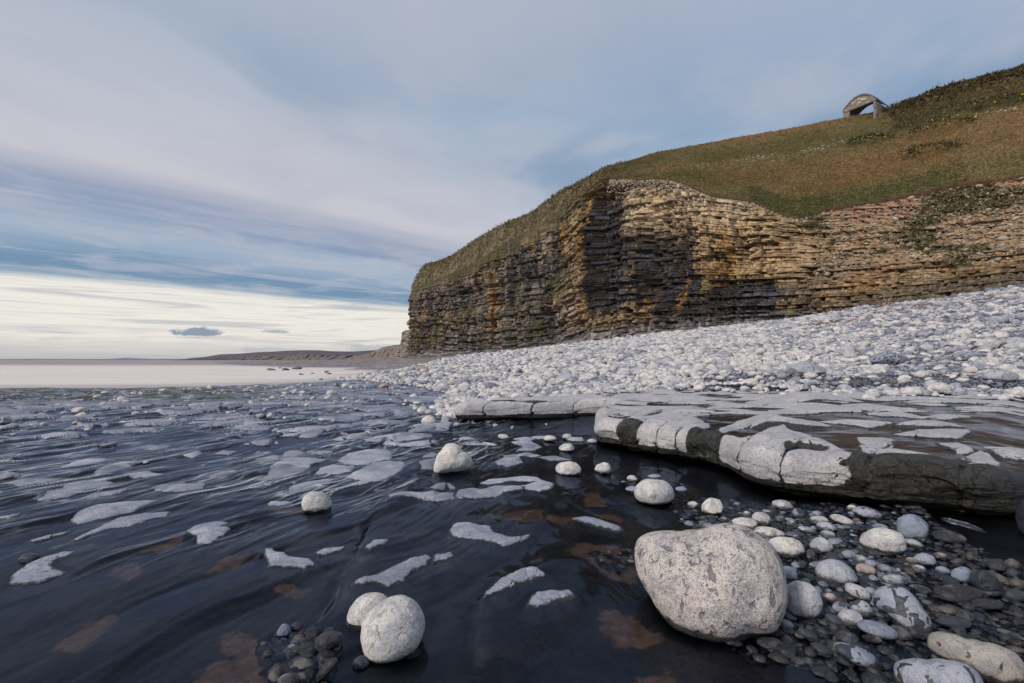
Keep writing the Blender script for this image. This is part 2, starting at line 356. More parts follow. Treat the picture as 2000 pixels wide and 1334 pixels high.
def sea_mat():
    m, b, pr, out = new_mat('milky_sea')
    geo = b.new('ShaderNodeNewGeometry'); pos = geo.outputs['Position']; sep = b.new('ShaderNodeSeparateXYZ'); b.l.new(pos, sep.inputs[0])
    foam_glint = b.attr('foam_glint')
    s1 = b.noise(b.vmul(pos, (.03, .22, 1)), 1.0, 5, .6, .4)
    s2 = b.noise(b.vmul(pos, (.10, 1.1, 1)), 1.0, 4, .6, .4)
    f = b.m('ADD', foam_glint, b.m('MULTIPLY', b.m('SUBTRACT', b.m('ADD', b.m('MULTIPLY', s1, .5), b.m('MULTIPLY', s2, .5)), .5), 2.0))
    c = b.ramp(b.m('MULTIPLY', f, 1.0, clamp=True), [(0.0, (.20, .20, .21)), (.25, (.34, .315, .31)), (.5, (.54, .485, .455)), (.75, (.68, .605, .56)), (1, (.76, .68, .625))])
    far = b.step(sep.outputs[1], 70, 130)
    c = b.mix(b.m('MULTIPLY', far, .92), c, b.mix(b.step(s1, .35, .65), (.25, .205, .21), (.33, .28, .28)))
    b.l.new(c, pr.inputs['Base Color']); pr.inputs['Roughness'].default_value = .5; pr.inputs['Specular IOR Level'].default_value = .15
    return m
M['sea'] = sea_mat()

def cliff_mat(name, rough_scale=1.0, grassy=False):
    m, b, pr, out = new_mat(name)
    geo = b.new('ShaderNodeNewGeometry'); pos = geo.outputs['Position']
    t = b.attr('tint', 'Color')
    n = b.noise(pos, 1.6, 6, .72); n2 = b.noise(pos, 7, 3, .7)
    k = b.ramp(b.m('ADD', b.m('MULTIPLY', n, .6), b.m('MULTIPLY', n2, .4)), [(.30, (.45, .45, .45)), (.5, (1, 1, 1)), (.70, (1.55, 1.5, 1.45))])
    c = b.mix(1.0, t, k, 'MULTIPLY')
    b.l.new(c, pr.inputs['Base Color']); pr.inputs['Roughness'].default_value = .85; pr.inputs['Specular IOR Level'].default_value = .2
    b.l.new(b.bump(b.m('ADD', n, b.m('MULTIPLY', n2, .6)), .8, .25), pr.inputs['Normal'])
    return m
M['cliff'] = cliff_mat('cliff_rock'); M['hill'] = cliff_mat('hill_turf')
def plain(name, c1, c2, sc, rough=.85, bd=.02):
    m, b, pr, out = new_mat(name)
    geo = b.new('ShaderNodeNewGeometry'); n = b.noise(geo.outputs['Position'], sc, 5, .65)
    b.l.new(b.mix(b.step(n, .35, .65), c1, c2), pr.inputs['Base Color']); pr.inputs['Roughness'].default_value = rough
    b.l.new(b.bump(n, .5, bd), pr.inputs['Normal']); return m

# ------------------------------------------------------------------ the lie of the land
PXC = [-1500, 300, 500, 560, 600, 660, 740, 800, 850, 900, 1000, 1140, 1300, 1460, 1700, 2000, 2500, 3200]
KN = [
 [(12, 0), (24, -.42), (60, -1), (300, -1)], [(13, 0), (26, -.42), (60, -.9), (300, -.9)],
 [(15, 0), (27, -.38), (60, -.5), (90, -.22), (110, 0), (300, .2)], [(16, 0), (28, -.36), (55, -.38), (75, -.14), (100, .05), (180, .5), (300, .6)],
 [(18, 0), (25, -.28), (45, -.4), (68, -.25), (84, -.1), (110, .25), (200, .7), (300, .8)], [(21, 0), (26, -.18), (40, -.38), (64, -.25), (80, -.08), (105, .3), (200, .9), (300, 1)],
 [(20, .02), (28, .14), (36, -.05), (43, -.3), (54, -.25), (66, -.04), (95, .4), (170, 1.1), (300, 1.6)], [(17, 0), (28, .22), (40, .12), (60, .28), (158, 1.8), (300, 2.4)],
 [(14, 0), (40, .42), (60, .5), (140, 2.0), (300, 3.2)], [(12, 0), (60, .85), (128, 2.2), (300, 4)],
 [(10.3, .04), (107, 3.1), (300, 6)], [(9.5, .18), (85, 4.2), (300, 8)], [(9.5, .24), (70, 5.1), (300, 9)], [(9.5, .26), (58, 5.6), (300, 10)],
 [(8.9, .27), (13, .75), (45, 6.3), (300, 20)], [(8.0, .27), (12, .95), (36, 6.9), (300, 30)], [(7, .27), (11, 1.1), (26, 6.5), (300, 40)], [(6, .27), (9, .9), (20, 5.5), (300, 50)]]
TC = [(p - CX) / F for p in PXC]
LY = np.linspace(math.log(.5), math.log(320), 420)
tab = []
for kn in KN:
    ys = [.5, kn[0][0] - (3.0 if kn[0][1] > .03 else 1.0)] + [k[0] for k in kn]; zs = [0, 0] + [k[1] for k in kn]
    tab.append(np.interp(np.exp(LY), ys, zs))
tab = np.array(tab)
TT = np.linspace(-2.6, 2.6, 521)
tab2 = np.array([np.interp(TT, TC, tab[:, j]) for j in range(tab.shape[1])]).T     # (t, logY)
ker = np.ones(9) / 9
tab2 = np.apply_along_axis(lambda r: np.convolve(np.pad(r, 4, 'edge'), ker, 'valid'), 0, tab2)
def land(X, Y):
    Yc = np.maximum(Y, .52); t = np.clip(X / Yc, -2.59, 2.59); a = (t + 2.6) / 5.2 * 520; l = np.clip((np.log(Yc) - LY[0]) / (LY[1] - LY[0]), 0, 418.99)
    i = np.floor(a).astype(int); j = np.floor(l).astype(int); fa = a - i; fl = l - j
    i2 = np.minimum(i + 1, 520)
    return (tab2[i, j] * (1 - fa) + tab2[i2, j] * fa) * (1 - fl) + (tab2[i, j + 1] * (1 - fa) + tab2[i2, j + 1] * fa) * fl
JOINTS = [[onp(600, 1250), onp(640, 1180), onp(690, 1075), onp(720, 1010), onp(760, 960), onp(800, 935)],
          [onp(835, 1300), onp(860, 1120), onp(872, 1030), onp(885, 975), onp(890, 930)],
          [onp(905, 1330), onp(915, 1240), onp(930, 1180), onp(975, 1130), onp(1040, 1105)]]
def swell(X, Y):
    """broad shape of the wet slabs that the film of water follows"""
    c, s = math.cos(math.radians(63)), math.sin(math.radians(63))
    l = X * c + Y * s; q = -X * s + Y * c
    k = 1 - .75 * sstep(.3, .8, X) * sstep(3.4, 3.0, Y)
    B = .030 * fbm(q * 1.3, l * .5, 2, 3) * k
    ph = q * 1.9 + .9 * fbm(q * .7, l * .55, 3, 46) + .12 * fbm(X * 3, Y * 3, 2, 47); s = ph - np.floor(ph)
    am = sstep(-.25, .25, gn(l * .9 + np.floor(ph) * 7.1, np.floor(ph) * 3.3, 48))
    B = B + .030 * (1 - s) ** 1.2 * sstep(0, .16, s) * am * k * (1 - .6 * sstep(.2, .9, X))
    for pts, hgt in zip(JOINTS, (.028, .008, .02)):
        px = [p[0] for p in pts]; py = [p[1] for p in pts]
        xl = np.interp(Y, py, px)
        fade = sstep(py[0] - .1, py[0] + .15, Y) * sstep(py[-1] + .3, py[-1], Y)
        B = B + hgt * np.exp(-((X - xl - .10) / .13) ** 2) * fade
        B = B - hgt * .55 * np.exp(-((X - xl) / .028) ** 2) * fade * (.6 + .8 * gn(X * 4, Y * 4, 2))
    return B
z4 = lambda pts: [(400 + x / 2.2222, 850 + y / 2.2222) for x, y in pts]
z3 = lambda pts: [(x / 2.2222, 700 + y / 2.2222) for x, y in pts]
PATCH = [z4(p) for p in [
 [(605,185),(640,160),(700,130),(745,112),(800,106),(870,120),(866,150),(830,180),(760,205),(700,216),(640,224),(595,225),(640,210),(680,200),(640,190)],
 [(575,112),(620,80),(700,62),(780,58),(815,75),(808,102),(750,108),(700,122),(640,125),(600,122)], [(475,170),(500,140),(560,125),(655,130),(640,152),(580,168),(510,165)],
 [(200,197),(270,175),(300,130),(350,105),(440,100),(533,103),(500,120),(460,130),(450,150),(380,175),(290,195)], [(347,262),(370,225),(430,205),(520,190),(568,190),(540,215),(450,240),(380,258)],
 [(272,303),(285,287),(385,285),(385,295),(320,305)], [(820,247),(860,220),(935,200),(900,225),(850,242)], [(978,240),(1000,220),(1045,212),(1042,238),(1000,247)], [(1052,212),(1080,218),(1092,230),(1060,236)],
 [(780,312),(800,280),(850,270),(940,262),(1000,250),(1080,248),(1083,282),(1000,285),(900,287),(820,300)], [(1088,262),(1100,240),(1160,235),(1200,240),(1260,225),(1378,222),(1380,240),(1300,250),(1270,270),(1180,280),(1100,280)],
 [(1195,212),(1230,195),(1350,190),(1440,185),(1470,200),(1515,215),(1500,240),(1450,250),(1392,240),(1388,222),(1440,206),(1330,206),(1230,222)], [(930,125),(1000,112),(1015,120),(990,150),(940,155)],
 [(943,95),(990,78),(1010,90),(1000,105),(950,108)], [(1325,30),(1410,18),(1425,35),(1465,50),(1420,70),(1345,75),(1380,50)], [(1255,118),(1300,98),(1360,100),(1385,118),(1320,138),(1270,130)],
 [(1290,90),(1440,80),(1460,90),(1380,98),(1300,97)], [(1450,97),(1520,90),(1600,108),(1500,112)],
 [(1062,415),(1090,390),(1150,385),(1190,397),(1230,402),(1255,432),(1320,452),(1370,452),(1415,445),(1370,470),(1300,487),(1250,472),(1180,466),(1110,452),(1070,438)],
 [(1605,363),(1650,352),(1700,358),(1750,370),(1805,388),(1790,408),(1730,395),(1660,380)], [(700,505),(730,478),(795,468),(800,475),(770,495),(710,520)],
 [(635,672),(680,642),(745,628),(790,600),(830,570),(890,535),(960,520),(978,535),(960,560),(900,590),(860,640),(790,665),(738,655),(690,668)], [(995,555),(1000,525),(1070,517),(1083,530),(1050,550)],
 [(247,510),(290,503),(340,508),(370,530),(450,540),(480,565),(430,588),(350,580),(280,578),(285,545)], [(487,505),(520,490),(600,487),(613,495),(550,510),(495,520)],
 [(1205,745),(1225,700),(1290,640),(1380,605),(1440,602),(1475,630),(1430,650),(1350,680),(1290,715),(1230,725)], [(1408,770),(1440,710),(1500,698),(1580,700),(1597,717),(1530,740),(1450,772)],
 [(770,40),(800,28),(865,33),(830,45)], [(445,92),(490,72),(560,70),(555,80)], [(335,98),(345,75),(400,66),(440,80),(400,98)], [(30,80),(80,66),(150,68),(100,80)], [(1370,220),(1500,235),(1460,246),(1400,238)]]]
PATCH += [z3(p) for p in [
 [(300,800),(380,760),(450,720),(520,690),(600,675),(740,672),(720,690),(640,705),(570,730),(480,742),(400,765),(330,795)], [(305,700),(350,670),(430,640),(560,620),(690,614),(640,635),(580,665),(450,690),(340,717)],
 [(135,618),(200,590),(270,575),(330,550),(400,540),(500,540),(460,560),(390,575),(300,605),(200,622)], [(650,565),(700,550),(780,545),(900,542),(880,565),(800,578),(700,580)],
 [(50,945),(80,920),(130,888),(200,865),(290,840),(332,842),(310,860),(250,870),(215,895),(235,915),(280,928),(180,964),(60,968)], [(400,505),(450,475),(530,450),(600,445),(560,470),(450,500)],
 [(260,480),(330,450),(400,438),(475,440),(430,455),(340,470)], [(515,520),(580,505),(650,495),(720,500),(640,520)], [(120,790),(200,765),(310,745),(260,765),(180,785)],
 [(0,560),(80,540),(250,525),(320,515),(200,545),(90,560)], [(1340,425),(1380,405),(1450,405),(1400,420)], [(1100,440),(1190,418),(1220,425),(1200,437)], [(790,425),(860,408),(880,412),(840,428)],
 [(808,760),(850,730),(940,715),(990,728),(950,745),(1000,745),(960,770),(920,812),(860,810),(850,780)], [(610,400),(700,378),(750,376),(700,395)], [(1740,350),(1800,330),(1860,340),(1820,352)], [(920,412),(1000,400),(1035,403),(980,412)],
 [(890,515),(960,495),(1040,490),(1000,505),(930,520)], [(-60,700),(20,690),(90,680),(40,705)], [(330,620),(420,590),(520,575),(560,570),(500,595),(400,612)]]]
PATCH = [[onp(x, y) for x, y in p] for p in PATCH]
SAND = [z4(p) for p in [[(1265,340),(1340,325),(1440,315),(1460,350),(1400,368),(1330,350)], [(1495,345),(1600,340),(1590,362),(1510,362)], [(1580,480),(1650,460),(1800,470),(1860,490),(1850,600),(1780,590),(1700,540)],
 [(1760,740),(1880,780),(1970,830),(1900,880),(1800,860),(1740,810)], [(100,820),(180,850),(280,880),(200,905),(120,900)], [(0,990),(60,950),(240,940),(300,1030),(320,1076),(0,1076)], [(40,560),(100,510),(175,500),(120,545),(60,560)],
 [(1900,1020),(2000,1000),(2000,1076),(1920,1076)], [(330,640),(420,645),(400,662)], [(1650,240),(1700,230),(1730,290),(1670,290)], [(1780,330),(1800,350),(1700,330)]]]
SAND += [[(225,1105),(245,1092),(272,1095),(255,1117)], [(118,1245),(175,1202),(220,1192),(150,1252)], [(520,980),(600,985),(560,995)], [(290,1070),(350,1045),(330,1065)]]
SAND = [[onp(x, y) for x, y in p] for p in SAND]
def cells(X, Y, seed, jit=.9):
    """worley: distance to nearest and second nearest point, and the id of the cell"""
    ix = np.floor(X); iy = np.floor(Y); d1 = np.full(X.shape, 9.); d2 = np.full(X.shape, 9.); idc = np.zeros(X.shape)
    for a in (-1, 0, 1):
        for c in (-1, 0, 1):
            cx = ix + a; cy = iy + c
            r1 = h01(cx, cy, seed); r2 = h01(cx, cy, seed + 1)
            d = np.hypot(cx + .5 + (r1 - .5) * jit - X, cy + .5 + (r2 - .5) * jit - Y)
            n = d < d1
            d2 = np.where(n, d1, np.minimum(d2, d)); idc = np.where(n, h01(cx, cy, seed + 2), idc); d1 = np.where(n, d, d1)
    return d1, d2, idc
# front of the pebble bank, and where it ends at the back
FT = [(660, 24), (700, 22), (740, 19.5), (800, 17), (860, 13.5), (900, 11.3), (950, 10.5), (1050, 9.6), (1200, 9.7), (1400, 10.6), (1600, 9.4), (1850, 8.6), (2000, 8.0), (2500, 6.8), (3200, 6)]
BT = [(660, 26), (700, 30), (740, 34), (800, 42), (860, 75), (900, 110), (950, 125), (1000, 109), (1140, 88), (1300, 73), (1460, 61), (1700, 48), (2000, 39), (2500, 29), (3200, 22)]
def front(t): return np.interp(t, [(p - CX) / F for p, _ in FT], [v for _, v in FT], left=99)
def back(t): return np.interp(t, [(p - CX) / F for p, _ in BT], [v for _, v in BT], left=0)

def build_shore():
    ny, nx = 1150, 1500
    ta = np.linspace(-1.75, 1.75, nx); lr = np.linspace(math.log(.72), math.log(320), ny)
    # more rows close by: warp
    T, L = np.meshgrid(ta, lr); Y = np.exp(L); X = T * Y
    base = land(X, Y); B = swell(X, Y)
    near = Y < 17
    # dry raised patches
    sd = np.full(X.shape, -9.0)
    wob = .016 * fbm(X * 9, Y * 9, 3, 61) + .005 * gn(X * 40, Y * 40, 5)
    for p in PATCH: sd = np.maximum(sd, poly_sd(X, Y, p, .5))
    sdn = np.where(sd > -5, sd + wob, -.4)
    # farther slabs, broken by joints
    yw = Y + .15 * fbm(X * 1.2, Y * 1.2, 2, 8); xw = X + .15 * fbm(X * 1.2 + 9, Y * 1.2, 2, 9)
    d1, d2, idc = cells(xw * 1.25, yw * 1.6, 31)
    c1, c2, idb = cells(xw * 3.2, yw * 3.6, 77)
    edge = (d2 - d1)
    rise = sstep(4.9, 10, Y + X * .12)
    nn = fbm(X * .8, Y * 1.0, 3, 14)
    farsd = (edge - .17) * .35 + (idc - .78 + rise * .55) * .34 + nn * .13 - .03 - sstep(.30, .55, idb) * .02
    farsd = np.where((c2 - c1) < .13, farsd - .09, farsd)
    farsd = np.where(rise > 0, farsd - .22 * (1 - sstep(4.3, 5.6, Y)), -.4)
    d = np.maximum(sdn, np.where(Y > 4.4, farsd, -.4))
    d = np.where((X > -.9) & (Y > 5.8) & (Y < 8.0) & (X < 1.6), np.minimum(d, sdn), d)
    d = np.where((X > .9), sdn, d)
    rk = np.where(d > 0, .003 + .011 * (1 - np.exp(-d / .05)), np.maximum(-.034, d * .55))
    rk = rk + .014 * fbm(X * 2.6, Y * 1.5, 3, 21) * (d < 0) * sstep(0, -.06, d) + .0025 * fbm(X * 14, Y * 14, 3, 4)
    rk += np.where(Y > 5, .02 * sstep(0, .12, d) * idc, 0)
    bm = sstep(.4, 1.0, (X / Y) * 0 + X) * sstep(3.5, 3.1, Y)          # pebbly bed on the right
    rk = rk * (1 - bm) + (-.030) * bm
    ft = front(T); bk = back(T)
    zone = np.where((Y > ft - .4) & (Y < bk + 2), 1.0, 0.0)
    zone = np.where((zone < .5) & (Y > 30), 2.0, zone)
    Z = base + np.where(Y < 24, B + rk, .0)
    shelf = fbm(X * .10, Y * .10, 4, 71)
    stepz = np.floor((shelf * 3 + 3) * 3) / 3 * .16
    Z = np.where(zone > 1.5, Z + (stepz - .45) * sstep(30, 60, Y) * .8 + .10 * fbm(X * .7, Y * .7, 3, 72), Z)
    Z = np.where(zone == 1, Z - .02 + .03 * fbm(X * 2, Y * 2, 3, 3), Z)
    sand = np.full(X.shape, -.4)
    for p in SAND: sand = np.maximum(sand, poly_sd(X, Y, p, .25))
    sand = np.where(sand < -.3, -.3, sand)
    stripe = (Y > front(T) - 1.5) & (T > .2)
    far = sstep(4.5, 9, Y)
    weed = sstep(-.3, -.75, T) * sstep(9.5, 12, Y) * sstep(26, 14, Y)
    grid_obj('foreshore', X, Y, Z, M['rock'], {'dry': d, 'sand': sand, 'zone': zone, 'far': far, 'weed': weed, 'cv': .35 * idc + .65 * idb}).__setitem__('kind', 'structure')
    # film of running water
    ny, nx = 820, 1150
    ta = np.linspace(-1.75, 1.75, nx); lr = np.linspace(math.log(.72), math.log(24), ny)
    T, L = np.meshgrid(ta, lr); Y = np.exp(L); X = T * Y
    wx = X + .12 * fbm(X * 1.1, Y * 1.1, 2, 51); wy = Y
    ang = np.radians(66) + .25 * fbm(X * .5, Y * .5, 2, 52)
    l = wx * np.cos(np.radians(66)) + wy * np.sin(np.radians(66)); q = -wx * np.sin(np.radians(66)) + wy * np.cos(np.radians(66))
    r1 = 1 - np.abs(fbm(q * 3.0, l * .75, 3, 41)) * 2
    r2 = 1 - np.abs(fbm(q * 7.0 + 3, l * 1.6, 2, 42)) * 2
    amp = sstep(.55, -.6, X) * .8 + .2
    amp = amp * sstep(1.6, 3.4, Y) * .85 + amp * .12
    ph = q * 4.6 + 1.1 * fbm(q * .9, l * .8, 3, 141); s_ = ph - np.floor(ph); am2 = sstep(-.35, .25, gn(l * 1.3 + np.floor(ph) * 5.3, np.floor(ph) * 2.7, 142))
    saw = (1 - s_) ** 1.3 * sstep(0, .17, s_) * am2
    W = .013 * saw * amp + (.006 * np.maximum(r1, 0) ** 3 + .0055 * np.maximum(r2, 0) ** 2) * amp + .004 * fbm(X * 2, Y * 2, 2, 90)
    base = land(X, Y)
    Zw = base + swell(X, Y) + W - .007 - .006 * sstep(6, 10, Y) - .014 * sstep(.35, .8, X) * sstep(3.3, 2.9, Y)
    foam_glint = (.80 * sstep(.66, .92, saw) + .20 * sstep(.90, 1.0, r1) + .16 * sstep(.86, 1.0, r2)) * 1.9 * amp * sstep(1.9, 3.4, Y) * sstep(-.30, .20, fbm(X * .9, Y * .9, 3, 44)) * sstep(.1, -.5, X)  # bright glints along ripple crests, painted in rather than reflected
    keep = (Y < front(T) + 1.5)
    grid_obj('shallow_water', X, Y, Zw, M['water'], {'foam_glint': foam_glint}, mask=keep).__setitem__('kind', 'structure')
build_shore()

# ------------------------------------------------------------------ the raised ledge (bedrock step) with its pools
FRONT = [(-.95, 7.5), (-.80, 7.45), (0.2, 7.55), (1.15, 7.75), (1.62, 7.75), (1.62, 7.3), (1.15, 6.3), (.98, 5.35), (1.25, 5.0), (1.50, 4.72), (1.80, 4.30), (1.86, 3.95), (1.82, 3.62), (2.0, 3.34), (2.55, 3.06), (2.95, 2.87), (3.2, 2.88), (3.7, 3.1), (4.6, 3.6), (6.5, 4.3)]
def build_ledge():
    ax = (.65, -.76); bx = (.76, .65)
    A = np.array([x * ax[0] + y * ax[1] for x, y in FRONT]); Bv = np.array([x * bx[0] + y * bx[1] for x, y in FRONT])
    o = np.argsort(A); A = A[o]; Bv = Bv[o]
    nx = 1500; a = np.linspace(A[0], A[-1], nx); bf = np.interp(a, A, Bv)
    k = np.exp(-np.linspace(-2, 2, 21) ** 2); k /= k.sum(); bf = np.convolve(np.pad(bf, 10, 'edge'), k, 'valid')
    # screen-friendly spacing along a: denser near
    top = np.interp(a, [A[0], -4, -2.5, -1.2, -.4, -.1, 2], [.30, .31, .33, .345, .33, .27, .25])
    # joints across the lip
    jt = np.zeros(nx); jpos = [-6.0, -5.55, -5.2, -3.45, -3.12, -2.86, -2.62, -2.40, -2.18, -1.93, -1.62, -1.27, -.80, -.35, .25]
    jx = a + .012 * gn(a * 20, a * 0, 3)
    # along v: below the lip v<0 (face), above v>0 (top)
    nf, nl, nt = 90, 26, 520
    rows = []
    R = .13 + .06 * gn(a * 1.3, a * 0 + 4, 9); R = np.clip(R, .07, .20) - .03 * sstep(-1.0, -.4, a)
    bulge = .09 * gn(a * 1.7, a * 0, 15) + .025 * gn(a * 7, a * 0, 16)
    Vs = []
    for i in range(nf):       # face from the bottom up to the start of the rounding
        f = i / nf; z = -.06 + (top - R + .06) * f
        inw = .10 * (1 - f) ** 1.5 + .09 * sstep(.42, .22, f * np.ones(nx)) + bulge * np.sin(f * 3)
        inw = inw + .035 * fbm(a * 4, z * 12 + a * 0, 4, 33) * sstep(-1.6, -.4, a) + .018 * fbm(a * 5, z * 9 + a * 0, 3, 33) + (.03 * fbm(a * 3, z * 30, 2, 36) if f < .4 else 0)
        Vs.append((inw, z, np.full(nx, -(1 - f))))
    for i in range(nl):
        th = i / nl * math.pi / 2
        Vs.append((R * (1 - math.cos(th)) + .02 * fbm(a * 5, top * 0 + 3 + th * .3, 3, 33), top - R + R * math.sin(th), np.full(nx, th * .0 + .001 + R * math.sin(th) * .1)))
    vt = (np.exp(np.linspace(0, math.log(1 + 8 / .12), nt)) - 1) * .12
    for v in vt:
        Vs.append((R + v + .02 * math.exp(-v * 8) * fbm(a * 5, a * 0 + 3.5 + v, 3, 33), top + 0 * a, .02 + v + 0 * a))
    inw = np.array([q[0] for q in Vs]); Z = np.array([q[1] for q in Vs]); Vv = np.array([q[2] for q in Vs])
    Aa = np.broadcast_to(a, inw.shape).copy(); Bb = bf + inw
    # inverse of the (a, b) frame
    det = ax[0] * bx[1] - ax[1] * bx[0]
    X = (Aa * bx[1] - Bb * ax[1]) / det; Y = (Bb * ax[0] - Aa * bx[0]) / det
    topm = sstep(-.3, .03, Vv)
    und = .030 * fbm(X * .8, Y * 1.1, 3, 55) + .006 * fbm(X * 6, Y * 6, 3, 56)
    Z = Z + und * topm - .010 * sstep(.1, .5, Vv) * topm
    # dry patches on top, in plan (z ~ .34)
    zt = .335
    L = [[(1400,868),(1440,858),(1470,850),(1500,838),(1530,836),(1560,846),(1600,857),(1640,876),(1690,906),(1735,930),(1735,990),(1400,990)],
         [(1673,855),(1745,857),(1740,873),(1790,885),(1850,897),(1882,890),(1860,872),(1832,863),(1870,862),(1930,875),(1955,892),(1945,905),(1900,902),(1850,910),(1800,925),(1750,932),(1720,905),(1690,890)],
         [(1380,852),(1420,830),(1470,812),(1510,805),(1540,815),(1580,820),(1625,833),(1560,835),(1500,832),(1440,836),(1400,848)],
         [(1742,846),(1790,840),(1900,842),(1870,853),(1800,850)], [(1752,832),(1790,820),(1840,821),(1885,834),(1830,838)], [(1172,822),(1230,814),(1300,802),(1350,808),(1385,825),(1385,834),(1330,832),(1280,830),(1262,850),(1268,930),(1160,930),(1150,850)],
         [(1275,850),(1300,832),(1345,842),(1338,930),(1275,930)], [(1318,862),(1345,845),(1385,852),(1365,860),(1345,880),(1340,905),(1318,905)], [(1920,865),(1960,861),(2040,862),(2040,880),(1960,879)], [(1595,823),(1650,821),(1745,829),(1700,834)], [(1690,807),(1760,805),(1800,812),(1720,815)],
         [(1380,806),(1470,802),(1560,803),(1500,809)], [(1480,790),(1560,781),(1640,780),(1690,787),(1600,789),(1530,792)], [(1530,766),(1600,760),(1690,765),(1700,775),(1620,772)], [(1440,775),(1490,769),(1540,772),(1500,778)],
         [(1200,800),(1260,793),(1290,797),(1230,806)], [(880,830),(905,780),(950,779),(1010,782),(1016,830)], [(1024,830),(1024,782),(1070,781),(1072,830)], [(1078,830),(1080,783),(1130,780),(1180,786),(1190,800),(1180,840)],
         [(1770,815),(1830,810),(1900,813),(1850,818)], [(1600,800),(1680,797),(1720,801),(1640,803)]]
    MOUND = [(1570, 783, .10, .55), (1640, 779, .06, .4), (1510, 826, .07, .28), (1820, 832, .03, .25), (1530, 858, .035, .25), (1210, 818, .03, .18)]
    sd = np.full(X.shape, -9.0)
    for p in L: sd = np.maximum(sd, poly_sd(X, Y, [onp(x, y, zt) for x, y in p], .5))
    sd = np.where(sd > -5, sd + .018 * fbm(X * 8, Y * 8, 3, 62), -.4)
    pool = poly_sd(X, Y, [onp(x, y, zt) for x, y in [(1512, 872), (1545, 868), (1600, 872), (1640, 886), (1590, 886), (1530, 880)]], .4)
    sd = np.where(pool > -.3, np.minimum(sd, -(pool + .015)), sd)
    # generic dry flats farther back
    xw = X + .2 * fbm(X, Y, 2, 81); d1, d2, idc = cells(xw * 1.1, Y * 2.6, 83)
    g = (d2 - d1 - .10) * .3 + (idc - .60) * .35 + .12 * fbm(X * 1.0, Y * 2, 3, 84) - .03
    leftish = sstep(1450, 1250, CX + X / np.maximum(Y, .1) * F)
    g = g + .06 * leftish
    g = np.where(Y > 5.2, g, -.4) - .5 * sstep(5.9, 5.2, Y)
    sd = np.maximum(sd, g)
    onface = Vv < .0
    pxs = CX + X / np.maximum(Y, .1) * F
    facedry = np.interp(a, [-7.0, -6.9, -3.9, -3.82, -3.14, -3.10, -2.88, -2.84, -2.30, -2.26, -1.90, -1.86, -1.0, -.66, 3], [.1, .1, .1, .1, .1, -.1, -.1, .1, .1, -.1, -.1, .1, .1, -.2, -.2])
    fz = facedry[None, :] - sstep(.13, .05, Z) * .25 + .13 * fbm(Aa * 4, Z * 6, 4, 92)
    w = sstep(-.02, .12, Vv)
    d = fz * (1 - w) + sd * w
    rk = np.where(sd > 0, .004 + .030 * (1 - np.exp(-sd / .08)), np.maximum(-.022, sd * .4)) * w
    Z = Z + rk
    for px, py, hh, s in MOUND:
        mx, my = onp(px, py, zt + .02); Z = Z + hh * np.exp(-((X - mx) / s) ** 2 - ((Y - my) / (s * .9)) ** 2) * w
    groove = np.zeros(X.shape)
    for j, ja in enumerate(jpos):
        dj = np.abs(Aa - ja - .05 * gn(Vv * 3, Vv * 0 + j, 5) - .012 * gn(Vv * 14 + Z * 12, Vv * 0 + j, 6))
        lim = sstep(1.2 + .5 * math.sin(j * 3), .5, Vv)
        groove = np.maximum(groove, lim * np.exp(-(dj / .013) ** 2)); rd = lim * np.exp(-(dj / .055) ** 2) * .022
        Z = Z - rd * topm; X = X + rd * .8 * (1 - topm) * bx[0]; Y = Y + rd * .8 * (1 - topm) * bx[1]
    cr = np.abs(fbm(X * 2.3, Y * 2.3, 2, 95)); crk = np.exp(-(cr / .018) ** 2) * (fbm(X, Y, 2, 97) > .05) * sstep(.0, .05, Vv)
    Z = Z - .02 * groove * topm - .010 * crk * w; X = X + .02 * groove * (1 - topm); Y = Y + .02 * groove * (1 - topm)
    Z = np.where(Y > front(X / np.maximum(Y, .1)) + .6, np.minimum(Z, land(X, Y) - .06), Z)
    d = d - .12 * np.maximum(groove, crk * .8)
    keep = (Y < front(X / np.maximum(Y, .1)) + 1.6) & (Y > 1.2)
    g_o = grid_obj('rock_ledge', X, Y, Z, M['ledge'], {'dry': d, 'up': topm * sstep(-.05, .1, Vv)}, mask=keep); g_o['kind'] = 'structure'
    # water on top of the ledge
    m0 = nf + nl + 4
    Xw, Yw = X[m0:], Y[m0:]; fl = sstep(0, .25, Vv[m0:])
    l = Xw * .9 + Yw * .2; q = Yw * .9 - Xw * .2
    Zw = (top - .008)[None, :] + .030 * fbm(Xw * .8, Yw * 1.1, 3, 55) - .008 + .0035 * fbm(l * .8, q * 5, 3, 43) - (1 - fl) * .004
    keep2 = keep[m0:]
    grid_obj('ledge_pool_water', Xw, Yw, Zw, M['poolwater'], {'foam_glint': 0 * Xw}, mask=keep2).__setitem__('kind', 'structure')
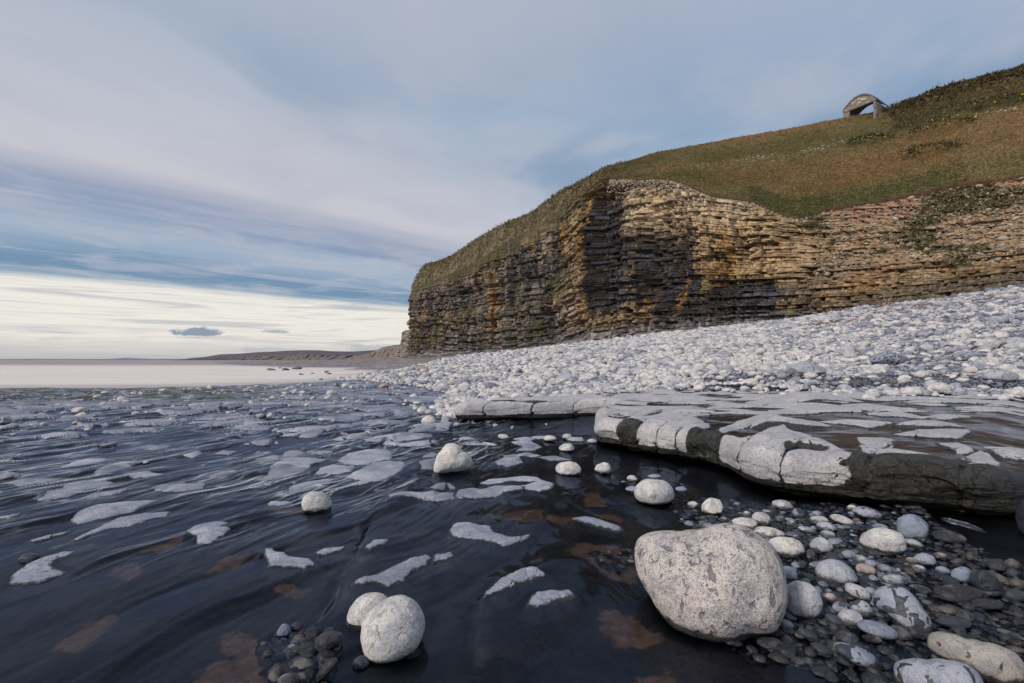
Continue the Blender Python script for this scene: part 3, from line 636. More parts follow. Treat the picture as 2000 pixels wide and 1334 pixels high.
def ledge_mat():
    m, b, pr, out = new_mat('ledge_rock')
    geo = b.new('ShaderNodeNewGeometry'); pos = geo.outputs['Position']
    d = b.attr('dry'); up = b.attr('up')
    n = b.noise(pos, 20, 6, .7); nf = b.noise(pos, 65, 4, .75); n0 = b.noise(pos, 4, 4, .6)
    hole = b.m('MULTIPLY', b.step(b.noise(b.vmul(pos, (1, 1.6, 1)), 34, 2, .5), .63, .66), b.step(n0, .42, .56))
    dd = b.m('SUBTRACT', b.m('ADD', d, b.m('MULTIPLY', b.m('SUBTRACT', n, .5), .05)), b.m('MULTIPLY', hole, .10))
    dry = b.step(dd, -.005, .007)
    cd = b.mix(b.step(n0, .35, .65), (.43, .41, .42), (.62, .59, .565))
    cd = b.mix(b.m('MULTIPLY', up, .4), cd, (.47, .47, .51))
    cd = b.mix(b.m('MULTIPLY', b.step(nf, .48, .62), .55), cd, (.15, .15, .17))
    cd = b.mix(b.m('MULTIPLY', b.step(n, .52, .68), .6), cd, (.21, .20, .22))
    cw = b.mix(b.step(n, .35, .65), (.008, .007, .006), (.028, .025, .017))
    cw = b.mix(b.m('MULTIPLY', up, b.step(n0, .4, .65)), cw, (.030, .029, .033))
    ck = b.step(b.vor(b.vadd(b.vmul(pos, (1, 1, 2.2)), b.vmul(b.comb(n, n, n), (.16, .16, .16))), 6.5, 'DISTANCE_TO_EDGE'), .022, 0)
    cw = b.mix(b.m('MULTIPLY', b.step(nf, .5, .62), .6), cw, (.075, .07, .055)); cw = b.mix(b.m('MULTIPLY', b.step(n0, .5, .6), .5), cw, (.036, .032, .020)); cw = b.mix(b.m('MULTIPLY', ck, b.m('SUBTRACT', 1.0, up)), cw, (.004, .004, .004))
    c = b.mix(dry, cw, cd)
    n = b.m('SUBTRACT', n, b.m('MULTIPLY', ck, b.m('MULTIPLY', b.m('SUBTRACT', 1.0, b.m('MAXIMUM', up, dry)), .8)))
    b.l.new(c, pr.inputs['Base Color']); b.l.new(b.m('ADD', .36, b.m('MULTIPLY', dry, .42)), pr.inputs['Roughness'])
    b.l.new(b.bump(b.m('ADD', n, b.m('MULTIPLY', nf, .4)), .8, .03), pr.inputs['Normal'])
    return m
M['ledge'] = ledge_mat(); M['poolwater'] = water_mat('ledge_pool', (.80, .84, .90), .45, (.80, .86, .98))
build_ledge()

# ------------------------------------------------------------------ sea
def build_sea():
    ta = np.linspace(-3.2, 1.2, 260); ys = np.concatenate([np.exp(np.linspace(math.log(9), math.log(300), 420)), np.exp(np.linspace(math.log(320), math.log(9000), 30))])
    T, Y = np.meshgrid(ta, ys); X = T * Y
    Z = np.full(X.shape, -.16)
    dep = -.16 - land(X, np.minimum(Y, 310))
    foam_glint = sstep(-.02, .22, dep) * .50 + .38 * sstep(14, 24, Y) - .25 * sstep(-.45, -1.1, T) * sstep(19, 14, Y)
    grid_obj('sea', X, Y, Z, M['sea'], {'foam_glint': foam_glint}).__setitem__('kind', 'structure')
build_sea()

# ------------------------------------------------------------------ cliff and hillside
CV = [  # base (px,py,Y), top of the rock face, skyline of the land above
 ((900,699,240),(905,600,245),(915,560,255)), ((850,699,205),(852,580,208),(880,525,215)), ((812,698,178),(812,565,180),(840,519,186)), ((797,697,160),(804,566,161),(836,515,170)), ((822,696,148),(834,552,149),(860,511,160)),
 ((860,695,138),(872,537,139),(885,500,152)), ((920,693,125),(928,512,127),(930,468,142)), ((980,689,113),(985,474,115),(985,438,130)), ((1040,684,103),(1040,446,105),(1040,418,119)), ((1090,677,95),(1095,408,97),(1085,383,111)),
 ((1140,670,88),(1142,380,90),(1140,356,104)), ((1172,667,84),(1178,352,87),(1190,328,103)), ((1220,662,80),(1232,352,83),(1240,312,103)), ((1300,652,73),(1312,353,77),(1310,295,102)), ((1380,642,66),(1392,385,71),(1390,281,101)),
 ((1460,632,60),(1472,398,67),(1460,268,100)), ((1540,622,55),(1552,430,64),(1555,251,98)), ((1640,608,50),(1625,412,64),(1640,235,95)), ((1760,592,44),(1745,392,61),(1740,216,92)), ((1880,574,40),(1865,367,58),(1860,176,90)),
 ((2000,555,36),(2000,348,54),(2000,138,87)), ((2220,528,31),(2200,322,49),(2250,66,84)), ((2600,490,25),(2600,280,43),(2700,-60,80))]
def cr_spline(P, n):
    """catmull-rom through rows of P with arclength-ish parameter"""
    P = np.array(P, float); m = len(P); u = np.linspace(0, m - 1, n); i = np.minimum(u.astype(int), m - 2); t = (u - i)[:, None]
    p0 = P[np.maximum(i - 1, 0)]; p1 = P[i]; p2 = P[i + 1]; p3 = P[np.minimum(i + 2, m - 1)]
    lin = p1 + (p2 - p1) * t
    c = .5 * ((2 * p1) + (-p0 + p2) * t + (2 * p0 - 5 * p1 + 4 * p2 - p3) * t ** 2 + (-p0 + 3 * p1 - 3 * p2 + p3) * t ** 3)
    return .6 * c + .4 * lin, u
NS = 1900
def build_cliff():
    b3 = [atY(*c[0]) for c in CV]; f3 = [atY(*c[1]) for c in CV]; k3 = [atY(*c[2]) for c in CV]
    Bc, u = cr_spline(b3, NS); Fc, _ = cr_spline(f3, NS); Kc, _ = cr_spline(k3, NS)
    pxu = np.interp(u, range(len(CV)), [c[0][0] for c in CV]); pxm = pxu.copy()
    s = np.concatenate([[0], np.cumsum(np.hypot(np.diff(Bc[:, 0]), np.diff(Bc[:, 1])))])
    tx = np.gradient(Bc[:, 0]); ty = np.gradient(Bc[:, 1]); kk = np.ones(121) / 121
    tx = np.convolve(np.pad(tx, 60, 'edge'), kk, 'valid'); ty = np.convolve(np.pad(ty, 60, 'edge'), kk, 'valid')
    ln = np.hypot(tx, ty); nrm = np.stack([ty / ln, -tx / ln], -1)            # outward (towards the beach)
    if (nrm[NS // 2] * Bc[NS // 2, :2]).sum() > 0: nrm = -nrm
    nv = 430; v = np.linspace(0, 1, nv)[:, None]
    rightm = sstep(1480, 1700, pxu)                                            # the right end is a battered, rubbly slope
    leftm = sstep(1160, 1080, pxu)
    # height goes faster at first where the face is steep
    prof = v ** 1.0
    X = Bc[:, 0] * (1 - v) + Fc[:, 0] * v; Y = Bc[:, 1] * (1 - v) + Fc[:, 1] * v; Z = (Bc[:, 2] - 1.2) * (1 - v) + Fc[:, 2] * v
    S = np.broadcast_to(s, X.shape); PX = np.broadcast_to(pxu, X.shape)
    # shift so the wall is steeper low down (concave profile)
    hor = 4 * v * (1 - v)
    dist = hor * (rightm * 3.5 + (1 - rightm) * (-.5))
    out = np.zeros(X.shape) - dist * .6
    # buttresses and recesses
    big = 2.0 * gn(S * .06, Z * .012, 5) + 1.1 * gn(S * .16 + Z * .01, Z * .03, 6)
    pil = .55 * fbm(S * .45, Z * .05, 3, 7)
    out += (big + pil) * (1 - .6 * rightm) * sstep(0, .05, v) 
    out += -2.6 * sstep(1140, 1160, PX) * sstep(1222, 1190, PX) * sstep(.10, .32, v + .02 * gn(S, Z, 3)) * sstep(1.0, .9, v)
    out += -2.4 * sstep(1240, 1275, PX) * sstep(1345, 1310, PX) * sstep(.15, .45, v) * sstep(.95, .70, v)
    out += 1.1 * sstep(1335, 1350, PX) * sstep(1440, 1380, PX) * sstep(.2, .5, v)
    out += -.9 * np.exp(-((PX - 1443) / 9) ** 2) * sstep(.3, .6, v)
    out += 1.6 * np.exp(-((PX - 1140) / 10) ** 2) * sstep(.2, .35, v) * sstep(.95, .7, v)
    out += .9 * sstep(.075, .055, v) * (1 - rightm) + .6 * sstep(.035, .02, v)
    # bedding
    out_s = out.copy()
    fs_ = np.floor(S / 9 + .6 * gn(S * .05, Z * .02, 77)); zofs = (h01(fs_, fs_ * 0, 78) - .5) * 1.0 * (1 - .4 * leftm)
    fs2 = np.floor(S / 3.1 + .8 * gn(S * .2, Z * .05, 79)); out += (h01(fs2, fs2 * 0 + 2, 80) - .5) * 1.3 * (1 - .7 * rightm) * sstep(.03, .1, v)
    fs3 = np.floor(S / 7.3 + .5 * gn(S * .1, Z * .08, 81)); fz3 = np.floor(Z / 6.0 + h01(fs3, fs3 * 0, 82) * 3); out += (h01(fs3, fz3, 83) - .5) * 1.5 * (1 - .6 * rightm) * sstep(.1, .2, v)
    zz = Z + zofs + .12 * gn(S * .7, Z * .5, 84) - .045 * S * (1 - leftm) * .35 - 1.2 * gn(S * .012, Z * .01, 8) + .25 * gn(S * .12, Z * .1, 9)
    th = np.interp(pxu, [797, 1100, 1300, 1460, 2000], [.62, .60, .56, .45, .36])[None, :]
    # layer index through a nonuniform table
    tb = np.cumsum(np.random.default_rng(5).uniform(.35, 1.35, 400)) - 20; tb *= 1.0
    zt_ = zz / th; k = np.searchsorted(tb, zt_.ravel()).reshape(zt_.shape); k = np.clip(k, 1, 399)
    lo = tb[k - 1]; hi = tb[k]; f = (zt_ - lo) / (hi - lo)
    bw = (.6 + 2.6 * h01(k, k * 0 + 3, 11) ** 1.5) * th * 1.9; bs = (S + 1.1 * out_s) / bw + h01(k, k * 0, 12) * 9
    bi = np.floor(bs); bf = bs - bi
    r = h01(bi, k, 13); hard = h01(k, k * 0 + 7, 14)
    blk = (r - .5) * .62 + (hard - .5) * .75 + (h01(np.floor(k / 4), k * 0, 17) - .5) * .8 - .7 * (r < .12)
    thick = (hi - lo) * th
    gapz = sstep(.0, .16, f) * sstep(1.0, .90, f)
    gaps = sstep(0, .10, bf) * sstep(1.0, .90, bf)
    rag = .12 * fbm(S * 2.2, Z * 2.2, 2, 19)
    jn = S / 3.4 + .25 * gn(S * .3, Z * .12, 131) + .10 * gn(S * 1.5, Z * .8, 132); jd = np.abs(jn - np.round(jn)) * 3.4; jm = (h01(np.round(jn), np.floor(Z / 7 + h01(np.round(jn), np.round(jn) * 0, 133) * 5), 134) > .45)
    out -= .75 * np.exp(-(jd / .16) ** 2) * jm * (1 - .5 * rightm)
    blkscale = (1 - .35 * rightm) * (1 - .5 * leftm * sstep(.75, 1.0, v))
    out += (blk - .55 * (1 - gapz) * (.12 + 1.5 * h01(bi, k, 15) ** 2) - .38 * (1 - gaps) + rag * 1.9) * blkscale
    # rubble on the right slope
    rb1, rb2, rid = cells(S * 1.1, Z * 1.7, 23)
    rub = rightm * sstep(.25, .5, v + .15 * gn(S * .1, Z * .1, 4))
    out = out + rub * ((.55 - rb1) * .8 * (rid > .4))
    # fallen blocks at the foot
    c1, c2, cid = cells(S * .55, Z * .9, 29)
    out += sstep(.10, .03, v) * np.maximum(0, .6 - c1) * 1.6 * (cid > .5) * leftm
    edge = np.ones(NS); edge[:3] = 0; edge[-3:] = 0
    taper = (sstep(1.0, .985, v) * .85 + .15) * (1 - leftm) + (sstep(1.02, .80, v) * .9 + .1) * leftm
    X = X + nrm[:, 0] * out * taper; Y = Y + nrm[:, 1] * out * taper
    # ---- colour of the rock itself: tan limestone, blue-grey shale, seep stains, weed
    def rgb(c): return np.array(c, float)
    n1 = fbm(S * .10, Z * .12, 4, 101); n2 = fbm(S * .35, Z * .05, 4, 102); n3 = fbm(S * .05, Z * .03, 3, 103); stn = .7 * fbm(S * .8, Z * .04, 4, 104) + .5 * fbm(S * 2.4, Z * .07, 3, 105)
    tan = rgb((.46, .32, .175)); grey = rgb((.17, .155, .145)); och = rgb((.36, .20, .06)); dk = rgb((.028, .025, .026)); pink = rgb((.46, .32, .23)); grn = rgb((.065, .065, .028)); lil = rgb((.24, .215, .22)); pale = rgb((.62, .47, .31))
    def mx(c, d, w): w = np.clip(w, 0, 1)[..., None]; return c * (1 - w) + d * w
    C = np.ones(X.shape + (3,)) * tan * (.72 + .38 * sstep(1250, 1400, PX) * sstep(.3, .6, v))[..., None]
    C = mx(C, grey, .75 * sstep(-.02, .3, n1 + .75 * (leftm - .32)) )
    C = mx(C, och, .8 * sstep(.08, .35, n2) * sstep(.05, .3, v))
    C = mx(C, pink, .8 * sstep(.22, .42, stn) * sstep(1130, 1040, PX) * sstep(.1, .3, v) * sstep(.85, .6, v))
    C = mx(C, pink, .9 * np.maximum(np.exp(-((PX - 1082 + 25 * v) / 7) ** 2), np.exp(-((PX - 1120) / 11) ** 2) * sstep(.6, .45, v)) * sstep(.12, .25, v) * sstep(.95, .8, v))
    C = mx(C, och, .9 * np.exp(-((PX - 1265) / 9) ** 2) * sstep(.1, .25, v) * sstep(.62, .45, v))
    C = mx(C, och, .9 * np.exp(-((PX - 1312) / 14) ** 2) * sstep(.1, .25, v) * sstep(.8, .6, v))
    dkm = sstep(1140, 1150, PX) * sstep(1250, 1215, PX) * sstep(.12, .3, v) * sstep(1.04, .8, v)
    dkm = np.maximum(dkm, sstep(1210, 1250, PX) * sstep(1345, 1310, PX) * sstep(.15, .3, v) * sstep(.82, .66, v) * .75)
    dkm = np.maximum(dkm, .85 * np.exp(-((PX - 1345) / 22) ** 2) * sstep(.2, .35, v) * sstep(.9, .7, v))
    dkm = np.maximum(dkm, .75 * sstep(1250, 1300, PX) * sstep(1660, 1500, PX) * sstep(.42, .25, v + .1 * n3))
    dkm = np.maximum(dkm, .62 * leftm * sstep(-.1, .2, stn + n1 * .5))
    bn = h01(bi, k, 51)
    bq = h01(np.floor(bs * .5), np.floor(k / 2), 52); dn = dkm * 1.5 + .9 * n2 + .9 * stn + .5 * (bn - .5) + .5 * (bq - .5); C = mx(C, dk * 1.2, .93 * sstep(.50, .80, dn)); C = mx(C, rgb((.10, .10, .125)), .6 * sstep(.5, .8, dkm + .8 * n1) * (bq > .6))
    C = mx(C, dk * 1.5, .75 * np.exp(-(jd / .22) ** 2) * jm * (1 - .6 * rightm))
    C = mx(C, lil, .85 * sstep(.16, .08, v + .02 * n1) * (1 - rightm * .5))
    C = mx(C, pale, .85 * sstep(1185, 1230, PX) * sstep(1500, 1400, PX) * sstep(.58, .80, v + .10 * n2 - .10 * sstep(1300, 1340, PX)))
    C = mx(C, rgb((.33, .215, .135)), .8 * rightm * sstep(.1, .5, v)); C = mx(C, rgb((.12, .095, .07)), .8 * rightm * sstep(.30, .12, v + .1 * n1)); C = mx(C, rgb((.13, .12, .055)), .55 * rightm * sstep(.0, .25, n3 + n1 * .5) * sstep(.1, .3, v))
    soil = rgb((.38, .20, .12))
    C = mx(C, soil, .85 * rub * sstep(.70, .88, v + .14 * n3))
    C = C * (.42 + .95 * bn[..., None] ** 1.2) * (1 - .5 * (1 - gapz[..., None] * gaps[..., None]) * (1 - rub[..., None]))
    C = mx(C, rgb((.42, .33, .23)), rub * (rid > .60) * sstep(.42, .30, rb1) * .8)
    gm = rub * sstep(-.02, .22, fbm(S * .16, Z * .22, 4, 107) - .10 + .28 * sstep(1780, 1900, PX) * sstep(.55, .8, v))
    C = mx(C, np.array((.10, .09, .045)), gm * .75); out2 = gm
    gl = leftm * sstep(.80, 1.0, v + .10 * n1 + .05 * n2); C = mx(C, rgb((.085, .075, .035)), .9 * gl)
    gl2 = leftm * sstep(.18, .34, fbm(S * .12, Z * .09, 4, 108)) * .7; C = mx(C, grn * 1.3, gl2)
    gm3 = sstep(1.0, 1.0, v)
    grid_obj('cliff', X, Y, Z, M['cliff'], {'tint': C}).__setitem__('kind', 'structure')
    topX, topY, topZ = X[-1], Y[-1], Z[-1]
    # ---- turf: lip, slope up to the skyline, then over the back
    nh = 330; w = np.linspace(0, 1, nh)[:, None]
    arch = np.sin(w * math.pi)
    sl = np.interp(pxu, [797, 1140, 1250, 1500, 2000], [.9, .8, 1.6, 1.5, 1.0])
    HX = topX * (1 - w) + Kc[:, 0] * w; HY_ = topY * (1 - w) + Kc[:, 1] * w
    curve = w + (.9 - w) * 0
    bow = np.interp(pxu, [797, 1140, 1250, 1700, 2000], [1.8, 1.2, -.4, -1.2, -1.2])
    HZ = topZ * (1 - w) + Kc[:, 2] * w + arch * bow
    lip = np.interp(pxu, [1140, 1250, 2000], [.05, .35, .45])
    HZ = HZ + lip * sstep(0, .006, w) * (1 - leftm)
    lx = nrm[:, 0] * .28 * (1 - leftm) * sstep(.02, .002, w) * sstep(-.001, .002, w); ly = nrm[:, 1] * .28 * (1 - leftm) * sstep(.02, .002, w) * sstep(-.001, .002, w)
    HX = HX + lx; HY_ = HY_ + ly
    Sh = np.broadcast_to(s, HX.shape); PH = np.broadcast_to(pxu, HX.shape)
    lump = .30 * fbm(HX * .25, HY_ * .25, 3, 201) + .14 * fbm(HX * 1.1, HY_ * 1.1, 3, 202)
    heath = sstep(1745, 1800, PH) * sstep(.66, .85, w + .12 * fbm(HX * .08, HY_ * .08, 3, 203) + .10 * sstep(1700, 2000, PH))
    lump = lump + heath * (.9 * np.abs(fbm(HX * .35, HY_ * .35, 3, 204)) + .30 * fbm(HX * 1.6, HY_ * 1.6, 2, 205))
    rg = leftm * (.35 * fbm(HX * .6, HY_ * .6, 3, 206) + .3 * np.abs(gn(HX * 1.4, HZ * 2, 207)))
    HZ = HZ + (lump + rg) * sstep(0, .02, w)
    # back side
    nb = 26; wb = np.linspace(0, 1, nb + 1)[1:][:, None]
    ddx = -nrm[:, 0]; ddy = -nrm[:, 1]
    BX = HX[-1] + ddx * wb * 60 ; BY = HY_[-1] + ddy * wb * 60; 
    BZ = HZ[-1] + (Kc[:, 2] * 0 - 12 * wb ** 1.3) - .0 
    slopeup = (Kc[:, 2] - topZ) / np.maximum(np.hypot(Kc[:, 0] - topX, Kc[:, 1] - topY), 1)
    GX = np.concatenate([HX, BX]); GY = np.concatenate([HY_, BY]); GZ = np.concatenate([HZ, BZ])
    W_ = np.concatenate([np.broadcast_to(w, HX.shape), np.broadcast_to(1 + wb * .2, BX.shape)]); PG = np.broadcast_to(pxu, GX.shape); LG = np.broadcast_to(leftm, GX.shape)
    g1 = fbm(GX * .06, GY * .10, 4, 211); g2 = fbm(GX * .5, GY * .5, 4, 212); g3 = fbm(GX * 2.5, GY * 2.5, 3, 213)
    brown = rgb((.22, .118, .048)); green = rgb((.095, .088, .028)); dgreen = rgb((.042, .043, .016)); olive = rgb((.16, .115, .042)); straw = rgb((.32, .23, .12))
    C = np.ones(GX.shape + (3,)) * olive
    band = np.exp(-((W_ - .40 - .05 * g1) / .20) ** 2) * sstep(1350, 1480, PG); C = mx(C, brown, .95 * sstep(-.2, .25, band - .35 + g1 * .5 + .25 * g2))
    C = mx(C, green, .9 * sstep(.22, .06, W_ + .06 * g2) * sstep(1250, 1500, PG) * sstep(1950, 1800, PG))
    C = mx(C, green, .75 * sstep(.62, .70, W_ + .05 * g1) * sstep(.92, .80, W_) )
    C = mx(C, brown * 1.1, .7 * sstep(.9, .97, W_ + .02 * g2) * sstep(1750, 1650, PG))
    C = mx(C, straw, .45 * sstep(.15, .45, g3) )
    C = mx(C, dgreen, .6 * sstep(.1, .4, g2) * sstep(.3, .8, W_))
    hh = np.concatenate([heath, np.broadcast_to(heath[-1], BX.shape)]); C = mx(C, dgreen * 1.5, .6 * hh * sstep(-.1, .2, g2)); C = mx(C, rgb((.17, .085, .03)), .6 * hh * sstep(.0, .3, -g2))
    bush = sstep(.22, .34, fbm(GX * .10, GY * .16, 3, 219)) * sstep(1600, 1700, PG) * sstep(.55, .62, W_); C = mx(C, dgreen, .8 * bush)
    lc = mx(np.ones(GX.shape + (3,)) * rgb((.135, .105, .055)), rgb((.26, .195, .115)), .7 * sstep(.0, .35, g2)); lc = mx(lc, rgb((.36, .20, .11)), sstep(.18, .32, g1) * sstep(.45, .7, W_) * .9); lc = mx(lc, rgb((.06, .055, .03)), .7 * sstep(.0, .3, -g2))
    lc = mx(lc, rgb((.30, .24, .17)), .6 * sstep(.25, .5, g3))
    C = mx(C, lc, LG)
    C = mx(C, rgb((.11, .055, .034)), sstep(.009, .003, W_ + .004 * g2) * (1 - LG))
    C = np.clip(C * (.90 + .30 * g3[..., None]), .004, 1)
    grid_obj('hillside', GX, GY, GZ, M['hill'], {'tint': C}).__setitem__('kind', 'structure')
    return dict(HX=HX, HY=HY_, HZ=HZ, px=pxu, nrm=nrm, Kc=Kc, Bc=Bc, heath=heath, topX=topX, topY=topY, topZ=topZ, X=X, Y=Y, Z=Z, rub=rub, gm=gm)
CL = build_cliff()

# ------------------------------------------------------------------ stones
def stone_verts(level, seed, flat=1.0, rough=.07, angular=0.0):
    V, T = ico(level); r = 1 + rough * 1.6 * noise3(V, .9, seed) + rough * .8 * noise3(V, 2.1, seed + 3) + rough * .22 * noise3(V, 5.5, seed + 5)
    P = V * r[:, None]
    if angular > 0:
        rg = np.random.default_rng(seed)
        for _ in range(int(6 + angular * 8)):
            n = rg.normal(size=3); n /= np.linalg.norm(n); c = rg.uniform(.62, .86) if angular > .5 else rg.uniform(.78, .93)
            dd = P @ n; ex = np.maximum(dd - c, 0); P = P - n * (ex * .85)[:, None]
    P[:, 2] = np.where(P[:, 2] < 0, P[:, 2] * flat, P[:, 2])
    return P, T
def rotz(P, a): c, s = math.cos(a), math.sin(a); return P @ np.array([[c, s, 0], [-s, c, 0], [0, 0, 1]])
def roty(P, a): c, s = math.cos(a), math.sin(a); return P @ np.array([[c, 0, -s], [0, 1, 0], [s, 0, c]])
def proj(P): return CX + P[:, 0] / P[:, 1] * F, HY + (H - P[:, 2]) / P[:, 1] * F
def fit_stone(box, gz, kb=.85, roll=0.0, yaw=0.0, emb=.8, cmin=.35, shape=None):
    """real position and half-axes of a stone that shows this large in the photo; gz = ground height there"""
    x0, x1, y0, y1 = box; S = shape if shape is not None else ico(2)[0]
    Y = (H - gz) * F / (y1 - HY) if not callable(gz) else None
    if Y is None:
        ys = np.exp(np.linspace(math.log(3), math.log(150), 400)); t = ((x0 + x1) / 2 - CX) / F
        g = land(t * ys, ys); py = HY + (H - g) / ys * F; j = np.argmin(np.abs(py - y1) + (ys * .0)); Y = float(ys[j])
    a = (x1 - x0) / F * Y / 2; c = a * .7; X = ((x0 + x1) / 2 - CX) / F * Y; Y += a * kb * .7
    for _ in range(26):
        b = a * kb; g = float(land(np.array([X]), np.array([Y]))[0]) if callable(gz) else gz
        Q = rotz(roty(S * np.array([a, b, c]), roll), yaw); zlow = Q[:, 2].min(); C = np.array([X, Y, g - zlow * emb])
        px, py = proj(Q + C)
        w = px.max() - px.min(); h = py.max() - py.min()
        a *= ((x1 - x0) / w) ** .8; X += ((x0 + x1) / 2 - (px.max() + px.min()) / 2) / F * Y * .9
        c = min(max(c * ((y1 - y0) / h) ** .9, cmin * a), 1.35 * a)
        if c <= cmin * a * 1.01 and h > (y1 - y0): kb = max(.5, kb * .96)
        if c >= 1.34 * a and h < (y1 - y0): kb = min(1.3, kb * 1.03)
        Y *= ((py.max() - HY) / (y1 - HY)) ** .7 if y1 > HY + 25 and not callable(gz) else 1.0
        if callable(gz):
            pass
    return X, Y, g - zlow * emb, a, a * kb, c
def add_stone(name, box, mat, label, cat, group=None, gz=-.03, kb=.85, roll=0.0, yaw=0.0, emb=.82, rough=.07, ang=0.0, seed=None, level=4, flat=.85):
    seed = seed if seed is not None else int(box[0] * 7 + box[2]) % 9973
    P, T = stone_verts(level, seed, flat, rough, ang)
    if not callable(gz) and box[2] > 800:
        g0 = onp((box[0] + box[1]) / 2, box[3], gz); gz = gz + float(swell(np.array([g0[0]]), np.array([g0[1] + .05]))[0])
    X, Y, zc, a, b_, c = fit_stone(box, gz, kb, roll, yaw, emb, shape=stone_verts(2, seed, flat, rough, ang)[0])
    Q = rotz(roty(P * np.array([a, b_, c]), roll), yaw); zl = Q[:, 2].min(); Q = Q - np.array([0, 0, zl])
    o = mesh_from(name, Q, T, M[mat]); o.location = (X, Y, zc + zl)
    return tag(o, label, cat, group)
def outline_stone(name, pts, Yc, depth, mat, label, cat, seed=1, rough=.02, level=5, dent=None, push=0.0, sup=2.3):
    """a stone whose outline square to the line of sight follows pts (photo positions), with a depth of its own"""
    pts = np.array(pts, float); cx, cy = (pts[:, 0].min() + pts[:, 0].max()) / 2, (pts[:, 1].min() + pts[:, 1].max()) / 2
    C = np.array(atY(cx, cy, Yc)); w = C - np.array([0, 0, H]); w /= np.linalg.norm(w)
    u = np.array([w[1], -w[0], 0]); u /= np.linalg.norm(u); v = np.cross(u, w)
    if v[2] < 0: v = -v
    D = np.stack([(pts[:, 0] - CX) / F, np.ones(len(pts)), -(pts[:, 1] - HY) / F], -1); k = ((C - [0, 0, H]) @ w) / (D @ w); Wp = D * k[:, None] + [0, 0, H] - C
    th = np.arctan2(Wp @ v, Wp @ u); rr = np.hypot(Wp @ u, Wp @ v); o = np.argsort(th); th = th[o]; rr = rr[o]
    tt = np.linspace(-math.pi, math.pi, 721); r = np.interp(tt, th, rr, period=2 * math.pi)
    k_ = np.exp(-np.linspace(-2, 2, 33) ** 2); k_ /= k_.sum(); r = np.convolve(np.pad(r[:-1], 16, 'wrap'), k_, 'valid'); r = np.append(r, r[0])
    V, T = ico(level); ang = np.arctan2(V[:, 2], V[:, 0]); rho = np.hypot(V[:, 0], V[:, 2])
    R = np.interp(ang, tt, r); Rm = r.mean()
    R = R * sstep(0, .55, rho) + Rm * (1 - sstep(0, .55, rho))
    e = 2 / sup
    rp = np.abs(rho) ** e; yp = np.sign(V[:, 1]) * np.abs(V[:, 1]) ** e; nn = (np.abs(rho) ** 2 + np.abs(V[:, 1]) ** 2)
    nz = noise3(V, 1.5, seed) * rough * 1.3 + noise3(V, 3.5, seed + 2) * rough * .7 + noise3(V, 9, seed + 4) * rough * .25
    P = np.outer(np.cos(ang) * rp * R, u) + np.outer(np.sin(ang) * rp * R, v) + np.outer(yp * depth, w)
    P = P * (1 + nz)[:, None]
    if dent is not None:
        for dx, dz, rad, dp in dent:
            dpos = C * 0 + u * dx + v * dz; q = (np.cos(ang) * rp * R - dx) ** 2 + (np.sin(ang) * rp * R - dz) ** 2
            P = P + np.outer(np.exp(-q / rad ** 2) * dp * (V[:, 1] < .2), w)
    P = P + C; zl = P[:, 2].min(); base = np.array([C[0], C[1], zl])
    ob = mesh_from(name, P - base, T, M[mat]); ob.location = base
    return tag(ob, label, cat)

outline_stone('boulder', [(1237,1085),(1241,1060),(1254,1046),(1285,1040),(1330,1040),(1365,1036),(1390,1026),(1418,1022),(1448,1028),(1478,1045),(1506,1066),(1524,1094),(1536,1130),(1540,1165),(1534,1198),(1522,1220),(1508,1236),(1488,1240),(1466,1242),(1450,1254),(1420,1261),(1388,1262),(1352,1254),(1322,1236),(1297,1206),(1276,1170),(1256,1142),(1241,1115)],
    1.83, .235, 'boulder', 'largest boulder, pale grey and mottled, standing in dark water beside the cobbles', 'boulder', seed=4, rough=.022, level=6, dent=[(-.02, .16, .085, .03), (.14, -.02, .05, .015)])
outline_stone('cobble', [(705,1235),(708,1214),(722,1195),(742,1178),(762,1166),(785,1162),(806,1170),(822,1186),(830,1208),(829,1234),(820,1256),(806,1276),(786,1292),(762,1301),(738,1301),(718,1290),(708,1268)],
    1.60, .10, 'white', 'egg-shaped cream cobble with scratched top, leaning in front of another cobble in dark water', 'cobble', seed=9, rough=.015)
outline_stone('cobble', [(677,1222),(679,1200),(690,1178),(706,1163),(726,1157),(746,1160),(760,1170),(764,1190),(756,1215),(735,1230),(712,1236),(690,1234)],
    1.76, .08, 'white', 'rounded cream cobble tucked behind the egg-shaped cobble with the scratched top', 'cobble', seed=12, rough=.015)
outline_stone('boulder', [(847,916),(850,898),(862,880),(872,868),(884,866),(897,871),(903,882),(917,889),(924,903),(918,914),(900,920),(880,922),(862,926),(850,925)],
    4.12, .15, 'white', 'white angular boulder with a pointed crown standing alone in the stream left of the ledge', 'boulder', seed=21, rough=.03)
outline_stone('cobble', [(589,985),(592,972),(602,963),(618,960),(634,963),(645,972),(648,986),(643,998),(628,1004),(608,1004),(594,999)], 3.08, .09, 'white', 'round white cobble sitting alone in the rippled water left of centre', 'cobble', seed=31, rough=.012)
outline_stone('cobble', [(1704,1175),(1707,1155),(1722,1146),(1745,1144),(1768,1150),(1786,1166),(1802,1188),(1818,1214),(1823,1236),(1815,1252),(1798,1258),(1775,1252),(1756,1236),(1742,1212),(1730,1195),(1712,1188)],
    1.77, .07, 'patchy', 'long mottled grey cobble lying diagonally with dark wet blotches', 'cobble', seed=41, rough=.02)
outline_stone('cobble', [(1811,1250),(1816,1237),(1830,1233),(1855,1237),(1885,1248),(1920,1254),(1955,1262),(1985,1277),(2002,1300),(2003,1330),(1985,1345),(1950,1342),(1915,1330),(1895,1308),(1865,1293),(1832,1285),(1815,1270)],
    1.50, .075, 'tan', 'long dumbbell-shaped tan grey cobble at the bottom right edge', 'cobble', seed=47, rough=.015)
